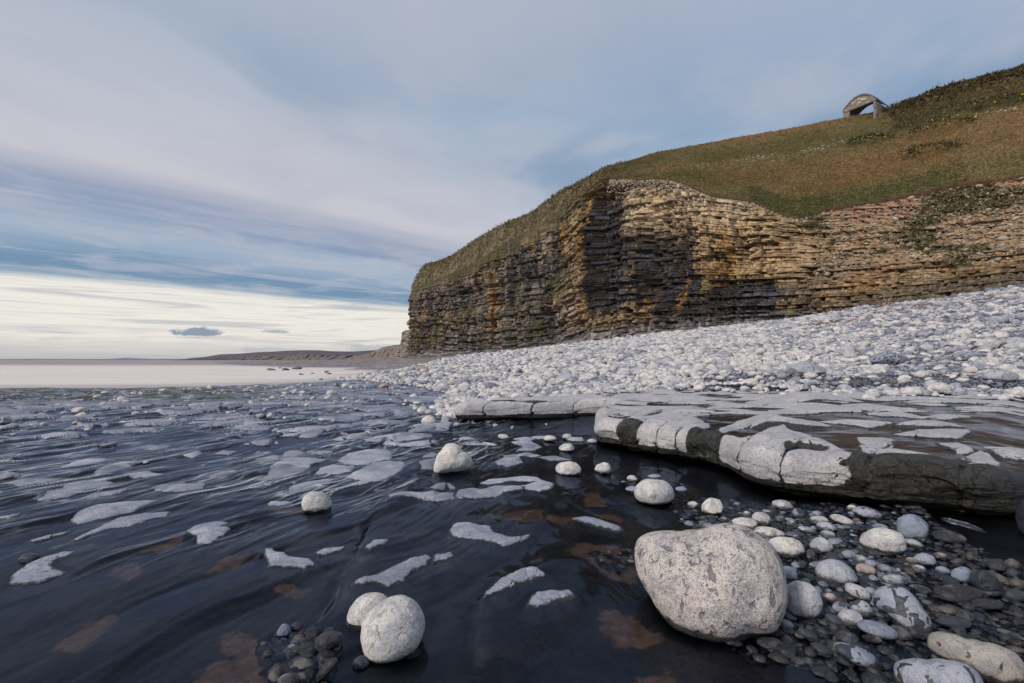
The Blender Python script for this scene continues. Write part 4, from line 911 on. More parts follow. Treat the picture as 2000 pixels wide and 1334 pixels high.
outline_stone('cobble', [(1747,1310),(1750,1294),(1770,1288),(1810,1289),(1850,1289),(1885,1295),(1910,1312),(1924,1340),(1915,1375),(1870,1392),(1800,1388),(1760,1360)], 1.38, .08, 'patchy', 'flat bluish cobble with dark wet blotches cut by the bottom edge', 'cobble', seed=51, rough=.015)
outline_stone('cobble', [(1592,1120),(1597,1103),(1612,1093),(1632,1093),(1655,1104),(1672,1122),(1677,1136),(1660,1144),(1632,1144),(1605,1137)], 2.12, .085, 'grey', 'smooth grey cobble right of the largest boulder with a few scratches', 'cobble', seed=57, rough=.015)
S = [ # box x0 x1 y0 y1, material, name, label, extras
 ((1530,1607,1134,1213),'grey','cobble','round grey cobble half hidden behind the right side of the largest boulder',dict(kb=.9)),
 ((1679,1771,1030,1088),'white','cobble','large round cream cobble with a dark wet base, widest among the small cobbles',dict(emb=.7)),
 ((1751,1814,1004,1058),'blue','cobble','bluish grey round cobble with a wet right side below the ledge',dict()),
 ((1239,1317,935,989),'white','cobble','white pitted cobble with dark hollows standing in water left of the ledge overhang',dict(rough=.05,seed=5)),
 ((1370,1411,972,1008),'white','cobble','small white pointed cobble with dark veins behind the largest boulder',dict(ang=.7,rough=.1)),
 ((1085,1135,901,931),'white','cobble','low oval white cobble in the water nearest left of the ledge',dict()),
 ((1162,1194,903,928),'white','cobble','small knobbly white cobble right of the low oval white one',dict(rough=.11)),
 ((1092,1122,866,884),'white','cobble','small white oval cobble in a row of pale stones behind the low oval cobble',dict()),
 ((1061,1087,850,862),'white','pebble','flat white pebble just left in the row in front of the ledge corner',dict()),
 ((1147,1167,857,868),'white','pebble','tiny white pebble touching the ledge corner shadow',dict()),
 ((1098,1118,847,861),'grey','pebble','thin white pebble between the ledge corner and the flat white pebble',dict()),
 ((1428,1482,1010,1037),'white','cobble','oval white cobble right behind the crown of the largest boulder',dict()),
 ((1449,1468,998,1012),'white','pebble','little round white pebble above the oval white cobble behind the boulder',dict()),
 ((1468,1506,1000,1030),'grey','cobble','speckled grey cobble leaning among white cobbles behind the largest boulder',dict(rough=.1,ang=.4)),
 ((1468,1534,1028,1054),'white','cobble','smooth flattened white cobble just right of the top of the largest boulder',dict()),
 ((1498,1571,1048,1091),'white','cobble','broad white cobble with a wet foot touching the right shoulder of the largest boulder',dict()),
 ((1581,1627,1049,1084),'grey','cobble','rounded pale blue-grey cobble between two white cobbles',dict()),
 ((1580,1620,1007,1027),'white','cobble','pale oval cobble on top of a group of small light cobbles',dict()),
 ((1594,1635,1019,1040),'grey','cobble','pale grey cobble in the middle of a group of small light cobbles',dict()),
 ((1600,1635,1036,1055),'grey','cobble','lowest flat pale cobble of the group of small light cobbles',dict()),
 ((1559,1597,1027,1046),'grey','cobble','grey tilted cobble left of the group of small light cobbles',dict(roll=.3)),
 ((1621,1672,1004,1030),'white','cobble','white cobble with dark scratches and a wet rim',dict(roll=.3)),
 ((1507,1551,976,998),'grey','cobble','low grey cobble with pale veins near the foot of the ledge',dict(ang=.4)),
 ((1545,1575,992,1015),'patchy','cobble','small half wet cobble near the foot of the ledge',dict()),
 ((1513,1535,1008,1022),'grey','pebble','round grey pebble between the veined cobble and white cobbles',dict()),
 ((1534,1554,1016,1029),'white','pebble','round white pebble right of the round grey pebble',dict()),
 ((1664,1725,989,1018),'patchy','cobble','dark wet cobble with a dry pale left end below the ledge',dict(roll=.2)),
 ((1653,1674,986,1000),'white','pebble','white pebble resting behind the dark cobble with the pale end',dict()),
 ((1664,1682,1011,1021),'pink','pebble','small orange pebble in front of the dark cobble with the pale end',dict()),
 ((1643,1672,1074,1094),'blue','pebble','blue wet pebble left of a pale oval pebble',dict()),
 ((1661,1696,1083,1103),'grey','pebble','pale oval pebble below the large cream cobble',dict()),
 ((1671,1711,1100,1126),'pink','pebble','beige round pebble with a wet dark lower half',dict()),
 ((1686,1718,1093,1110),'blue','pebble','blue oval pebble behind the beige round pebble',dict()),
 ((1712,1745,1102,1120),'blue','pebble','pale blue pebble right of the beige round pebble',dict()),
 ((1720,1775,1120,1145),'grey','cobble','oval pinkish grey cobble above the long mottled cobble',dict()),
 ((1783,1829,1080,1106),'blue','cobble','light blue cobble in the middle of the small stones',dict()),
 ((1767,1798,1088,1104),'pink','pebble','pinkish pebble touching the light blue cobble',dict()),
 ((1820,1852,1079,1094),'pink','pebble','flat orange-veined pebble right of the light blue cobble',dict()),
 ((1765,1793,1109,1121),'pink','pebble','tiny pale pink pebble below the light blue cobble',dict()),
 ((1780,1810,1103,1121),'grey','pebble','lilac grey pebble below the light blue cobble',dict()),
 ((1826,1856,1106,1126),'blue','pebble','dark blue oval pebble left of the patchy blue cobble',dict()),
 ((1857,1903,1107,1140),'blue','cobble','blue cobble with jagged wet patches beside the dark pointed stone',dict(ang=.3)),
 ((1894,1960,1112,1162),'dark','stone','dark pointed triangular stone near the right edge',dict(ang=1,rough=.12,emb=.9)),
 ((1822,1919,1143,1179),'dark','cobble','broad dark grey flat cobble with a paler crest right of the long mottled cobble',dict(ang=.3)),
 ((1650,1701,1138,1178),'grey','cobble','slanting brown-grey oval cobble above the blue egg stone',dict(roll=.5)),
 ((1688,1712,1146,1166),'blue','pebble','small blue slanting pebble left of the long mottled cobble',dict(roll=.4)),
 ((1658,1706,1171,1212),'patchy','cobble','grey cobble with its right half wet, against the long mottled cobble',dict()),
 ((1635,1686,1189,1226),'grey','cobble','pale oval cobble with a wet foot in front of the half wet one',dict(roll=-.3)),
 ((1625,1658,1174,1201),'blue','pebble','triangular blue pebble right of the cobble behind the largest boulder',dict(ang=.6)),
 ((1608,1636,1158,1178),'pink','pebble','mauve rounded pebble right of the cobble behind the largest boulder',dict()),
 ((1611,1627,1150,1162),'blue','pebble','tiny blue pebble behind the mauve rounded pebble',dict()),
 ((1673,1757,1210,1251),'blue','cobble','dark blue lens-shaped cobble speckled white',dict(roll=.2,rough=.04)),
 ((1629,1677,1231,1258),'patchy','cobble','grey cobble with a wet foot left of the dark blue lens-shaped cobble',dict()),
 ((1629,1726,1255,1312),'patchy','cobble','flat tilted oval cobble with a dry grey centre near the bottom edge',dict(roll=.4,rough=.03)),
 ((1583,1629,1254,1281),'dark','cobble','dark wet cobble under the right side of the largest boulder',dict(roll=.3)),
 ((1478,1530,1243,1270),'dark','cobble','black wet cobble wedged below the largest boulder',dict()),
 ((1618,1640,1216,1242),'dark','pebble','brown upright pebble near the pale oval cobble',dict(ang=.5)),
 ((1518,1552,1210,1232),'blue','pebble','dark blue pebble at the right foot of the largest boulder',dict()),
 ((1558,1600,1226,1252),'dark','cobble','long dark pebble slanting right of the largest boulder',dict(roll=.4)),
 ((1520,1558,1105,1136),'blue','cobble','dark blue-grey cobble showing behind the right flank of the largest boulder',dict()),
 ((1585,1606,1145,1166),'blue','pebble','blue round pebble touching the round grey cobble behind the boulder',dict()),
 ((1924,1971,1091,1118),'dark','cobble','brown wet round cobble near the right edge',dict()),
 ((1961,1996,1091,1116),'dark','cobble','black wet round cobble rightmost of the pair near the right edge',dict()),
 ((1964,1990,1110,1129),'dark','pebble','small black wet pebble under the black round cobble',dict()),
 ((1818,1888,1034,1062),'dark','cobble','long low black cobble under the stream spout',dict()),
 ((1764,1806,1052,1073),'grey','cobble','flat grey cobble between the large cream cobble and the stream spout',dict(roll=.25)),
 ((1829,1880,1180,1201),'dark','cobble','flat dark brown cobble below the broad dark cobble',dict()),
 ((1878,1905,1178,1196),'dark','pebble','round dark brown pebble below the broad dark cobble',dict()),
 ((1866,1905,1190,1216),'dark','cobble','dark angular stone with a pale edge right of the long mottled cobble',dict(ang=.6)),
 ((1828,1898,1206,1230),'dark','cobble','long black wet cobble right of the long mottled cobble',dict()),
 ((1855,1888,1221,1240),'dark','pebble','black shiny pebble above the dumbbell-shaped cobble',dict()),
 ((1905,1960,1140,1166),'dark','cobble','flat dark cobble behind the pointed stone',dict()),
 ((1960,2004,1150,1178),'dark','cobble','dark oval cobble cut by the right edge under the pair of round cobbles',dict()),
 ((1895,1962,1170,1192),'dark','cobble','slate dark flat stone under the stream of blurred water',dict(ang=.5)),
 ((1735,1763,1040,1052),'blue','pebble','slim blue pebble above the large cream cobble',dict()),
 ((1703,1735,1022,1036),'blue','pebble','flat teal pebble above the large cream cobble on its left',dict()),
 ((1224,1246,928,943),'white','pebble','small angular white pebble behind the pitted cobble',dict(ang=.6)),
 ((1222,1250,949,962),'blue','pebble','flat blue-grey pebble left of the pitted cobble',dict()),
 ((1212,1224,939,946),'white','pebble','tiny white pebble left of the pitted cobble',dict()),
 ((1319,1342,950,961),'blue','pebble','small blue pebble right of the pitted cobble',dict()),
 ((1342,1365,979,997),'grey','pebble','broken pale pebble left of the small white pointed cobble',dict(ang=.8)),
 ((1432,1448,980,992),'blue','pebble','small veined blue pebble right of the small white pointed cobble',dict()),
 ((1265,1292,926,936),'blue','pebble','thin blue-grey pebble behind the pitted cobble',dict()),
 ((780,824,1262,1288),'dark','cobble','small brown stone under the right side of the egg-shaped cobble',dict()),
 ((688,722,1280,1312),'dark','cobble','brown wet cobble at the left foot of the egg-shaped cobble',dict()),
 ((612,670,1231,1275),'dark','cobble','largest dark slate cobble of the wet heap at bottom left, angular',dict(roll=-.3,ang=.4)),
 ((614,656,1278,1302),'dark','cobble','grey oval pebble in front of the largest dark cobble of the wet heap',dict()),
 ((541,568,1218,1248),'blue','pebble','blue-grey upright pebble at the top of the wet heap',dict()),
 ((567,592,1215,1236),'dark','pebble','dull blue pebble behind the wet heap under water',dict()),
 ((507,531,1231,1246),'dark','pebble','dark oval pebble leftmost of the wet heap',dict()),
 ((548,596,1264,1286),'dark','cobble','flat dark slate cobble in the middle of the wet heap',dict(roll=-.2)),
 ((566,600,1284,1310),'dark','pebble','striped grey tilted pebble low in the wet heap',dict(roll=-.5)),
 ((598,626,1236,1252),'dark','pebble','black round pebble between the blue upright pebble and the slate cobble',dict()),
 ((617,660,1298,1332),'dark','cobble','long slanting black stone at the lower right of the wet heap',dict(roll=-.8)),
 ((511,536,1268,1290),'dark','pebble','dark pebble on the left side of the wet heap beside the sand',dict()),
 ((35,78,1080,1104),'dark','cobble','dark dome of wet stone breaking the water near the left edge',dict(emb=.7)),
 ((-6,41,922,940),'patchy','rock','flat pale-topped rock with a dark foot at the left edge',dict(ang=.5,level=4)),
 ((190,229,861,874),'patchy','rock','flat knobbly rock in the rippled water left of centre',dict(ang=.5,rough=.1)),
]
for box, mat, nm, lab, ex in S:
    add_stone(nm, box, mat, lab, {'cobble': 'cobble', 'pebble': 'pebble', 'stone': 'stone', 'rock': 'rock'}[nm], gz=ex.pop('gz', -.027 if box[0] > 1340 and box[2] > 965 else -.022), **ex)
# smaller repeats: pale stones stranded on the flat platform
T2 = [(0,22,806,831,'patchy'),(-4,19,831,842,'grey'),(15,37,826,839,'grey'),(20,35,846,853,'grey'),(57,70,828,834,'white'),(77,95,824,832,'grey'),(72,90,806,814,'grey'),(117,136,803,810,'grey'),(139,172,795,809,'white'),(147,173,805,817,'white'),
 (141,154,822,829,'white'),(150,163,825,831,'white'),(164,178,836,844,'white'),(116,126,844,849,'patchy'),(231,249,822,830,'white'),(204,211,825,829,'white'),(257,275,803,811,'white'),(303,320,799,808,'white'),(317,333,801,808,'white'),
 (328,343,815,826,'white'),(372,388,788,797,'grey'),(355,364,792,799,'white'),(419,448,791,809,'patchy'),(459,468,807,813,'white'),(485,495,783,790,'white'),(237,254,781,789,'white'),(32,46,886,893,'grey'),(278,292,900,908,'grey'),(166,174,860,864,'dark'),
 (571,582,760,768,'white'),(549,563,765,771,'white'),(548,560,771,777,'white'),(485,496,782,790,'white'),(517,527,779,785,'white'),(536,545,781,786,'white'),(595,603,782,788,'white'),(579,587,782,787,'grey'),(610,623,795,800,'white'),(499,521,807,818,'patchy'),
 (459,468,808,813,'grey'),(711,725,842,850,'white'),(497,510,882,890,'white'),(785,793,788,793,'white'),(764,773,765,770,'grey'),(854,862,763,768,'white'),(637,659,761,777,'white')]
for x0, x1, y0, y1, mt in T2:
    add_stone('cobble', (x0, x1, y0, y1), mt, 'pale rounded cobble stranded alone on the wet flat rock towards the sea', 'cobble', 'pale cobbles scattered over the wet flat rock', gz=-.02, level=3, rough=.09, ang=.2)
T3 = [(806,825,783,791),(805,815,790,798),(806,819,794,804),(815,836,794,811),(830,845,800,812),(823,852,811,833),(856,876,799,816),(862,882,812,823),(850,861,821,831),(872,884,797,808),(887,898,772,781),(919,929,753,761),(850,860,787,795),(870,882,782,788),(876,886,808,820),(860,870,820,828)]
for x0, x1, y0, y1 in T3:
    add_stone('cobble', (x0, x1, y0, y1), 'white' if (x0 + y0) % 3 else 'grey', 'white rounded cobble in the small heap at the left end of the ledge', 'cobble', 'white cobbles heaped at the left end of the ledge', gz=-.02, level=3, rough=.06)
# boulders where the pebble bank meets the sea
for bx_, mt, lb in [((649,663,747,757),'patchy','dark grey boulder where the pebble bank meets the milky sea'),((667,684,748,759),'white','pale lumpy boulder right of the dark grey one at the sea edge'),((682,692,752,759),'white','small white boulder right of the pale lumpy one at the sea edge'),
                    ((740,760,748,759),'pink','reddish boulder at the left foot of the pebble bank'),((880,899,742,754),'pink','pinkish boulder in front of the pebble bank above the white heap'),((801,836,714,725),'pink','long tan block lying on the pebble bank near the sea')]:
    add_stone('boulder', bx_, mt, lb, 'boulder', gz=land, level=3, rough=.1, ang=.6)
for x0, x1, y0, y1 in [(521,539,719,724),(551,566,718,724),(623,632,739,743),(688,698,736,741),(584,594,729,733),(633,642,724,729),(638,648,728,732),(717,726,727,731),(766,776,729,734),(751,762,731,735),(0,40,768,772),(20,58,766,770),(569,590,719,722),(544,550,717,720),(606,614,728,731),(706,714,733,737)]:
    add_stone('rock', (x0, x1, y0, y1), 'searock', 'low dark rock showing above the milky sea near the shore', 'rock', 'dark rocks standing in the milky sea', gz=-.2, level=3, rough=.12, ang=.6, kb=.6)
# named large stones of the pebble bank
for bx_, mt, lb in [((1534,1614,709,737),'grey','large flat pale boulder low in the middle of the pebble bank'),((1696,1778,687,717),'patchy','large dark grey wedge-shaped boulder on the pebble bank'),((1698,1737,711,731),'white','rounded white cobble just in front of the dark grey wedge-shaped boulder'),
   ((1569,1598,727,741),'white','rounded white cobble touching the front of the large flat pale boulder'),((1786,1821,724,740),'white','smooth pale cobble alone on the dark gravel strip'),((1756,1804,756,777),'white','large white cobble at the back of the ledge, third from the right edge'),
   ((1810,1859,747,769),'white','broad white cobble behind the back row on the ledge'),((1858,1889,756,777),'grey','upright pale cobble right of the large white cobble on the ledge'),((1694,1717,758,773),'white','small round white cobble at the left of the back row on the ledge'),
   ((1722,1756,760,773),'white','flat white cobble second from left of the back row on the ledge'),((1908,1935,766,779),'grey','low grey cobble in the back row on the ledge near the right'),((1933,1963,764,780),'blue','bluish cobble in the back row on the ledge near the right'),
   ((1974,2006,755,778),'white','white cobble cut by the right edge at the back of the ledge'),((1880,1911,715,733),'white','pale cobble on the bank above the bluish gravel'),((1902,1957,663,685),'white','yellowish white boulder high on the right of the pebble bank'),
   ((1958,2008,658,678),'grey','long grey boulder cut by the right edge high on the pebble bank'),((1931,1972,617,636),'grey','broad pale boulder in the upper right of the pebble bank'),((1812,1849,595,609),'grey','long pale boulder near the driftwood at the top of the bank'),
   ((1918,1990,724,750),'grey','large bluish grey boulder on the bank near the right edge'),((1946,1990,710,730),'white','pale boulder behind the large bluish grey boulder at right'),((1857,1909,687,706),'patchy','dark flat boulder right of the wedge-shaped boulder'),((1840,1867,653,667),'white','cream cobble high on the bank above the dark flat boulder'),
   ((1474,1492,754,764),'white','small white cobble on the dark gravel beside the white scrap'),((1634,1659,744,753),'white','low white cobble on the dark gravel strip left of the smooth one')]:
    add_stone('cobble' if bx_[1] - bx_[0] < 50 else 'boulder', bx_, mt, lb, 'cobble' if bx_[1] - bx_[0] < 50 else 'boulder', gz=land, level=4, rough=.07, ang=.25, emb=.75)
# dark slab at the right where the stream pours off the ledge
add_stone('boulder', (1984, 2120, 935, 1070), 'dark', 'dark wet boulder cut by the right edge under the end of the ledge', 'boulder', gz=-.05, ang=.5, level=5, rough=.06)

# ------------------------------------------------------------------ pebbles: the bank and the bed
LIB = {}
def scatter(name, X, Y, R, gz, mat, lev, seed, label, flatr=(.45, .8), emb=.35, angular=0.0, rnd=None):
    """one mesh holding many pebbles (nobody could count them)"""
    rg = np.random.default_rng(seed); n = len(X); K = 14
    V0 = []; 
    for k in range(K):
        P, T = stone_verts(lev, seed * 31 + k, .9, .10, angular if k % 3 else angular + .2); V0.append(P)
    T = ico(lev)[1]; nv = len(V0[0]); V0 = np.array(V0)
    kk = rg.integers(0, K, n); P = V0[kk]
    sx = R * rg.uniform(.9, 1.35, n); sy = R * rg.uniform(.7, 1.05, n); sz = R * rg.uniform(*flatr, n)
    P = P * np.stack([sx, sy, sz], -1)[:, None, :]
    tilt = rg.normal(0, .28, n); c, s = np.cos(tilt)[:, None], np.sin(tilt)[:, None]
    P = np.stack([P[..., 0] * c - P[..., 2] * s, P[..., 1], P[..., 0] * s + P[..., 2] * c], -1)
    a = rg.uniform(0, 6.283, n); c, s = np.cos(a)[:, None], np.sin(a)[:, None]
    P = np.stack([P[..., 0] * c - P[..., 1] * s, P[..., 0] * s + P[..., 1] * c, P[..., 2]], -1)
    P = P + np.stack([X, Y, gz + sz * emb], -1)[:, None, :]
    Tt = (T[None] + (np.arange(n) * nv)[:, None, None]).reshape(-1, 3)
    rv = rg.uniform(0, 1, n) if rnd is None else rnd
    o = mesh_from(name, P.reshape(-1, 3), Tt, mat, {'rnd': np.repeat(rv, nv)}, True)
    return o
def merge(objs, name):
    """join several pebble meshes into one object without operators"""
    Vs, Fs, Rs, off = [], [], [], 0
    for o in objs:
        me = o.data; n = len(me.vertices); v = np.empty(n * 3, np.float32); me.vertices.foreach_get('co', v)
        f = np.empty(len(me.loops), np.int32); me.loops.foreach_get('vertex_index', f); r = np.empty(n, np.float32); me.attributes['rnd'].data.foreach_get('value', r)
        Vs.append(v.reshape(-1, 3)); Fs.append(f.reshape(-1, 3) + off); Rs.append(r); off += n; mat = me.materials[0]
        bpy.data.objects.remove(o); bpy.data.meshes.remove(me)
    return mesh_from(name, np.concatenate(Vs), np.concatenate(Fs), mat, {'rnd': np.concatenate(Rs)}, True)
def jgrid(x0, x1, y0, y1, c, rg):
    gx, gy = np.meshgrid(np.arange(x0, x1, c), np.arange(y0, y1, c)); gx = gx + rg.uniform(-.5, .5, gx.shape) * c; gy = gy + rg.uniform(-.5, .5, gy.shape) * c
    return gx.ravel(), gy.ravel()
rg = np.random.default_rng(3); parts = []; big = []
for y0, y1, c, lev in [(6, 13, .088, 1), (13, 21, .125, 1), (21, 34, .175, 0), (34, 60, .24, 0), (60, 130, .38, 0)]:
    X, Y = jgrid(-30, min(1.75 * y1, 62), y0, y1, c, rg); t = X / Y
    m = (t < 1.7) & (Y > front(t) + .25 * gn(X * .6, Y * .6, 5) + .3) & (Y < back(t) + 1.0) & (t > -.42); X = X[m]; Y = Y[m]; t = t[m]
    gravel = (t > .42) & (Y > front(t) + .7) & (Y < front(t) + 2.2 + .6 * gn(X * .5, Y * .5, 9)) & (gn(X * .45, Y * .9, 8) > -.30) & (t < 1.15)
    R = c * .50 * np.exp(rg.normal(0, .42, len(X))); R = np.where(gravel, R * .42, R); R = np.clip(R, .012, c * 1.5)
    gz = land(X, Y) + .05 * fbm(X * .5, Y * .5, 2, 60)
    rn = np.clip(rg.uniform(0, 1, len(X)) * .75 + .35 * gn(X * .3, Y * .3, 6) + .3 * gn(X * 1.1, Y * 1.1, 7) + .16 - .22 * sstep(.45, .9, t), 0, 1)
    rn = np.where(gravel, rn * .35, rn)
    if y0 < 20:
        ap = R / Y; cand = np.where((ap > np.quantile(ap, .985)) & (t < 1.12) & ~gravel)[0]
        big += [(X[i], Y[i], R[i] * 1.15, gz[i]) for i in cand]
        keep = np.ones(len(X), bool); keep[cand] = False; X, Y, R, gz, rn = X[keep], Y[keep], R[keep], gz[keep], rn[keep]
    parts.append(scatter('pebbles', X, Y, R, gz, M['stuffstone'], lev, 5 + int(y0), '', rnd=rn))
    if y0 < 34:       # a second, larger and sparser layer
        X, Y = jgrid(-12, 1.7 * y1, y0, y1, c * 6.0, rg); t = X / Y
        m = (t < 1.7) & (Y > front(t) + .5) & (Y < back(t) - .5) & (t > -.35); X = X[m]; Y = Y[m]
        R = c * 1.0 * np.exp(rg.normal(0, .28, len(X)))
        parts.append(scatter('pebbles', X, Y, R, land(X, Y) + .02, M['stuffstone'], 2 if y0 < 20 else 1, 77 + int(y0), '', rnd=rg.uniform(.1, 1, len(X))))
X = rg.uniform(1.2, 13, 900); Y = rg.uniform(6.2, 11, 900); t = X / Y; m = (Y < front(t) + .3) & (rg.uniform(0, 1, 900) < np.exp(-(front(t) - Y) / .45)) & (t < 1.4) & (t > .18); X = X[m]; Y = Y[m]
parts.append(scatter('pebbles', X, Y, .05 * np.exp(rg.normal(0, .5, len(X))), .335 + 0 * X, M['stuffstone'], 2, 92, '', rnd=rg.uniform(.3, 1, len(X))))
# the small spill of pebbles left of the ledge
X, Y = jgrid(-1.9, 1.5, 7.4, 12.5, .13, rg); t = X / Y; sp = (t > -.165 + .02 * gn(Y * 2, Y * 0, 3)) & (Y > 7.7) & ((Y > 8.3) | (t < -.11)) & (Y < front(t) + .5); X = X[sp]; Y = Y[sp]
parts.append(scatter('pebbles', X, Y, .06 * np.exp(rg.normal(0, .35, len(X))), land(X, Y) + 0 * X, M['stuffstone'], 2, 91, '', rnd=rg.uniform(.35, 1, len(X))))
pb = merge(parts, 'pebble_bank'); tag(pb, 'bank of small pale pebbles sloping up to the foot of the cliff', 'pebbles', kind='stuff')
# largest stones of the bank, each an object
lib = []
for k in range(10):
    P, T = stone_verts(3, 900 + k, .85, .09, .3 if k % 2 else 0.0); lib.append((P, T))
big.sort(key=lambda q: -q[2] / q[1]); big = big[:88]
protos = []
for k, (P, T) in enumerate(lib):
    protos.append(None)
for i, (x, y, r, g) in enumerate(big):
    k = i % 10; sc = (r * random.uniform(1.0, 1.35), r * random.uniform(.8, 1.05), r * random.uniform(.55, .85))
    if protos[k] is None:
        o = mesh_from('cobble', lib[k][0], lib[k][1], M['grey' if k % 3 == 0 else 'white']); protos[k] = o
    else:
        o = protos[k].copy(); COL.objects.link(o)
    o.scale = sc; o.rotation_euler = (random.gauss(0, .15), random.gauss(0, .15), random.uniform(0, 6.28)); o.location = (x, y, g + sc[2] * .4)
    tag(o, 'larger pale cobble lying among the small pebbles of the bank', 'cobble', 'larger cobbles on the pebble bank')
# bed of small stones to the right of the largest boulder
def in_poly(X, Y, P): return poly_sd(X, Y, [onp(a, b) for a, b in P], .1) > 0
BED = [(1440,1275),(1380,1180),(1400,1060),(1330,1012),(1335,985),(1360,962),(1480,975),(1640,978),(1800,985),(1850,1030),(1905,1062),(1960,1085),(2080,1120),(2250,1200),(2250,1500),(1760,1480),(1640,1330),(1560,1290)]
rg = np.random.default_rng(8)
parts = []
for c, r, lev, sd_ in [(.020, .011, 1, 1), (.042, .020, 2, 2)]:
    X, Y = jgrid(.4, 3.6, 1.0, 3.7, c, rg); m = in_poly(X, Y, BED) & (rg.uniform(0, 1, len(X)) < (.9 if c < .05 else .55)); X = X[m]; Y = Y[m]; R = r * np.exp(rg.normal(0, .3, len(X)))
    t = X / Y; px = CX + t * F; py = HY + F / Y
    lit = sstep(1900, 1750, px) * sstep(1300, 1150, py); rn = rg.uniform(0, 1, len(X)) ** (1.7 - 1.05 * lit); rn = rn * (.55 + .45 * lit)  # upper bed gets paler stones, its brighter light put into their colour
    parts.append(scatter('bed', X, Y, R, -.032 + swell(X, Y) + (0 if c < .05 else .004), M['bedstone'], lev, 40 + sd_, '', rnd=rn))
# dark heap at the bottom left, and loose pebbles near the pitted cobble
for P_, n_, r_ in [([(505,1235),(560,1215),(610,1230),(665,1235),(660,1290),(640,1340),(540,1345),(515,1300)], 210, .016), ([(1205,935),(1240,925),(1300,930),(1345,950),(1370,990),(1440,975),(1460,1000),(1330,1010),(1300,980),(1230,965)], 150, .014), ([(1150,1080),(1230,1065),(1240,1100),(1200,1110)], 40, .012)]:
    q = [onp(a, b) for a, b in P_]; xs = [a for a, _ in q]; ys = [b for _, b in q]
    X = rg.uniform(min(xs), max(xs), n_ * 3); Y = rg.uniform(min(ys), max(ys), n_ * 3); m = poly_sd(X, Y, q, .1) > 0; X = X[m][:n_]; Y = Y[m][:n_]
    parts.append(scatter('bed', X, Y, r_ * np.exp(rg.normal(0, .3, len(X))), -.024 + swell(X, Y), M['bedstone'], 2, 60 + n_, '', rnd=rg.uniform(0, 1, len(X)) ** 1.8))
bd = merge(parts, 'pebble_bed'); tag(bd, 'bed of small dark wet pebbles in shallow water around the larger cobbles', 'pebbles', kind='stuff')
# loose white specks of stone over the far platform
X = rg.uniform(-14, 1.0, 1500); Y = rg.uniform(5.5, 20, 1500); t = X / Y; m = (t > -1.3) & (Y < front(t)) & (rg.uniform(0, 1, 1500) < sstep(5.5, 11, Y) * (.35 + .65 * (gn(X * .4, Y * .4, 3) > 0))) & (land(X, Y) > -.12); X = X[m]; Y = Y[m]
fs = scatter('pebbles', X, Y, .035 * np.exp(rg.normal(0, .45, len(X))), land(X, Y), M['stuffstone'], 2, 97, '', rnd=rg.uniform(.3, 1, len(X)), angular=.4)
fs.name = 'loose_stones'; tag(fs, 'small pale stones strewn over the flat rock near the sea', 'stones', kind='stuff')

# ------------------------------------------------------------------ blurred spouts of water, driftwood, scrap
def spout(pts, wid, seed, label):
    """a thin fall of running water along a path of (x, y, z)"""
    n = 40; P = np.array(pts, float); u = np.linspace(0, 1, n); pu = np.linspace(0, 1, len(P)); C = np.stack([np.interp(u, pu, P[:, i]) for i in range(3)], -1)
    m = 16; a = np.linspace(0, 2 * math.pi, m, endpoint=False); d = np.gradient(C, axis=0); d /= np.linalg.norm(d, axis=1)[:, None]
    sd = np.cross(d, [0, 0, 1.0]); sd /= np.linalg.norm(sd, axis=1)[:, None] + 1e-9; up = np.cross(sd, d)
    W = np.interp(u, np.linspace(0, 1, len(wid)), wid)
    V = C[:, None] + sd[:, None] * (np.cos(a)[None, :, None] * W[:, None, None]) + up[:, None] * (np.sin(a)[None, :, None] * W[:, None, None] * .22)
    V = V + .004 * RNG.normal(size=V.shape) * 0
    i = np.arange(n * m).reshape(n, m); j = np.roll(i, -1, 1); Fc = np.stack([i[:-1], j[:-1], j[1:], i[1:]], -1).reshape(-1, 4)
    o = mesh_from('water_spout', V.reshape(-1, 3), Fc, M['spray'], {'fade': np.repeat(np.sin(u * math.pi) ** .8, m)})
    return tag(o, label, 'water')
def spray_mat():
    m, b, pr, out = new_mat('blurred_water'); b.n.remove(pr)
    geo = b.new('ShaderNodeNewGeometry'); n = b.noise(b.vmul(geo.outputs['Position'], (1, 1, .25)), 26, 3, .6); lw = b.new('ShaderNodeLayerWeight'); lw.inputs[0].default_value = .5
    face = b.m('SUBTRACT', 1.0, lw.outputs['Facing'])
    f = b.m('MULTIPLY', b.m('MULTIPLY', b.attr('fade'), b.m('POWER', face, 2.4)), b.step(n, .3, .75, .10, .55))
    tr = b.new('ShaderNodeBsdfTransparent'); df = b.new('ShaderNodeBsdfDiffuse'); df.inputs[0].default_value = (.55, .62, .70, 1)
    mx = b.new('ShaderNodeMixShader'); b.l.new(f, mx.inputs[0]); b.l.new(tr.outputs[0], mx.inputs[1]); b.l.new(df.outputs[0], mx.inputs[2]); b.l.new(mx.outputs[0], out.inputs[0]); return m
M['spray'] = spray_mat()
A_ = lambda px, py, z: (*onp(px, py, z), z)
spout([A_(1368, 882, .33), A_(1367, 890, .30), A_(1364, 903, .15), A_(1362, 916, .0)], [.03, .035, .04, .06], 1, 'blurred trickle falling over a dark notch in the ledge')
spout([A_(1384, 884, .33), A_(1386, 892, .30), A_(1388, 904, .15), A_(1390, 914, .0)], [.02, .025, .03, .04], 1, 'thinner blurred trickle right of the first over the ledge notch')
spout([A_(1835, 1012, .05), A_(1860, 1018, .045), A_(1890, 1026, .03), A_(1925, 1038, .01)], [.02, .06, .07, .03], 2, 'blurred white tongue of water rushing out below the ledge at right')
0 and spout([A_(1840, 1225, .02), A_(1900, 1235, .02), A_(1960, 1240, .02), A_(2050, 1225, .02)], [.03, .05, .06, .05], 3, 'blurred bluish stream over dark cobbles at the right edge')
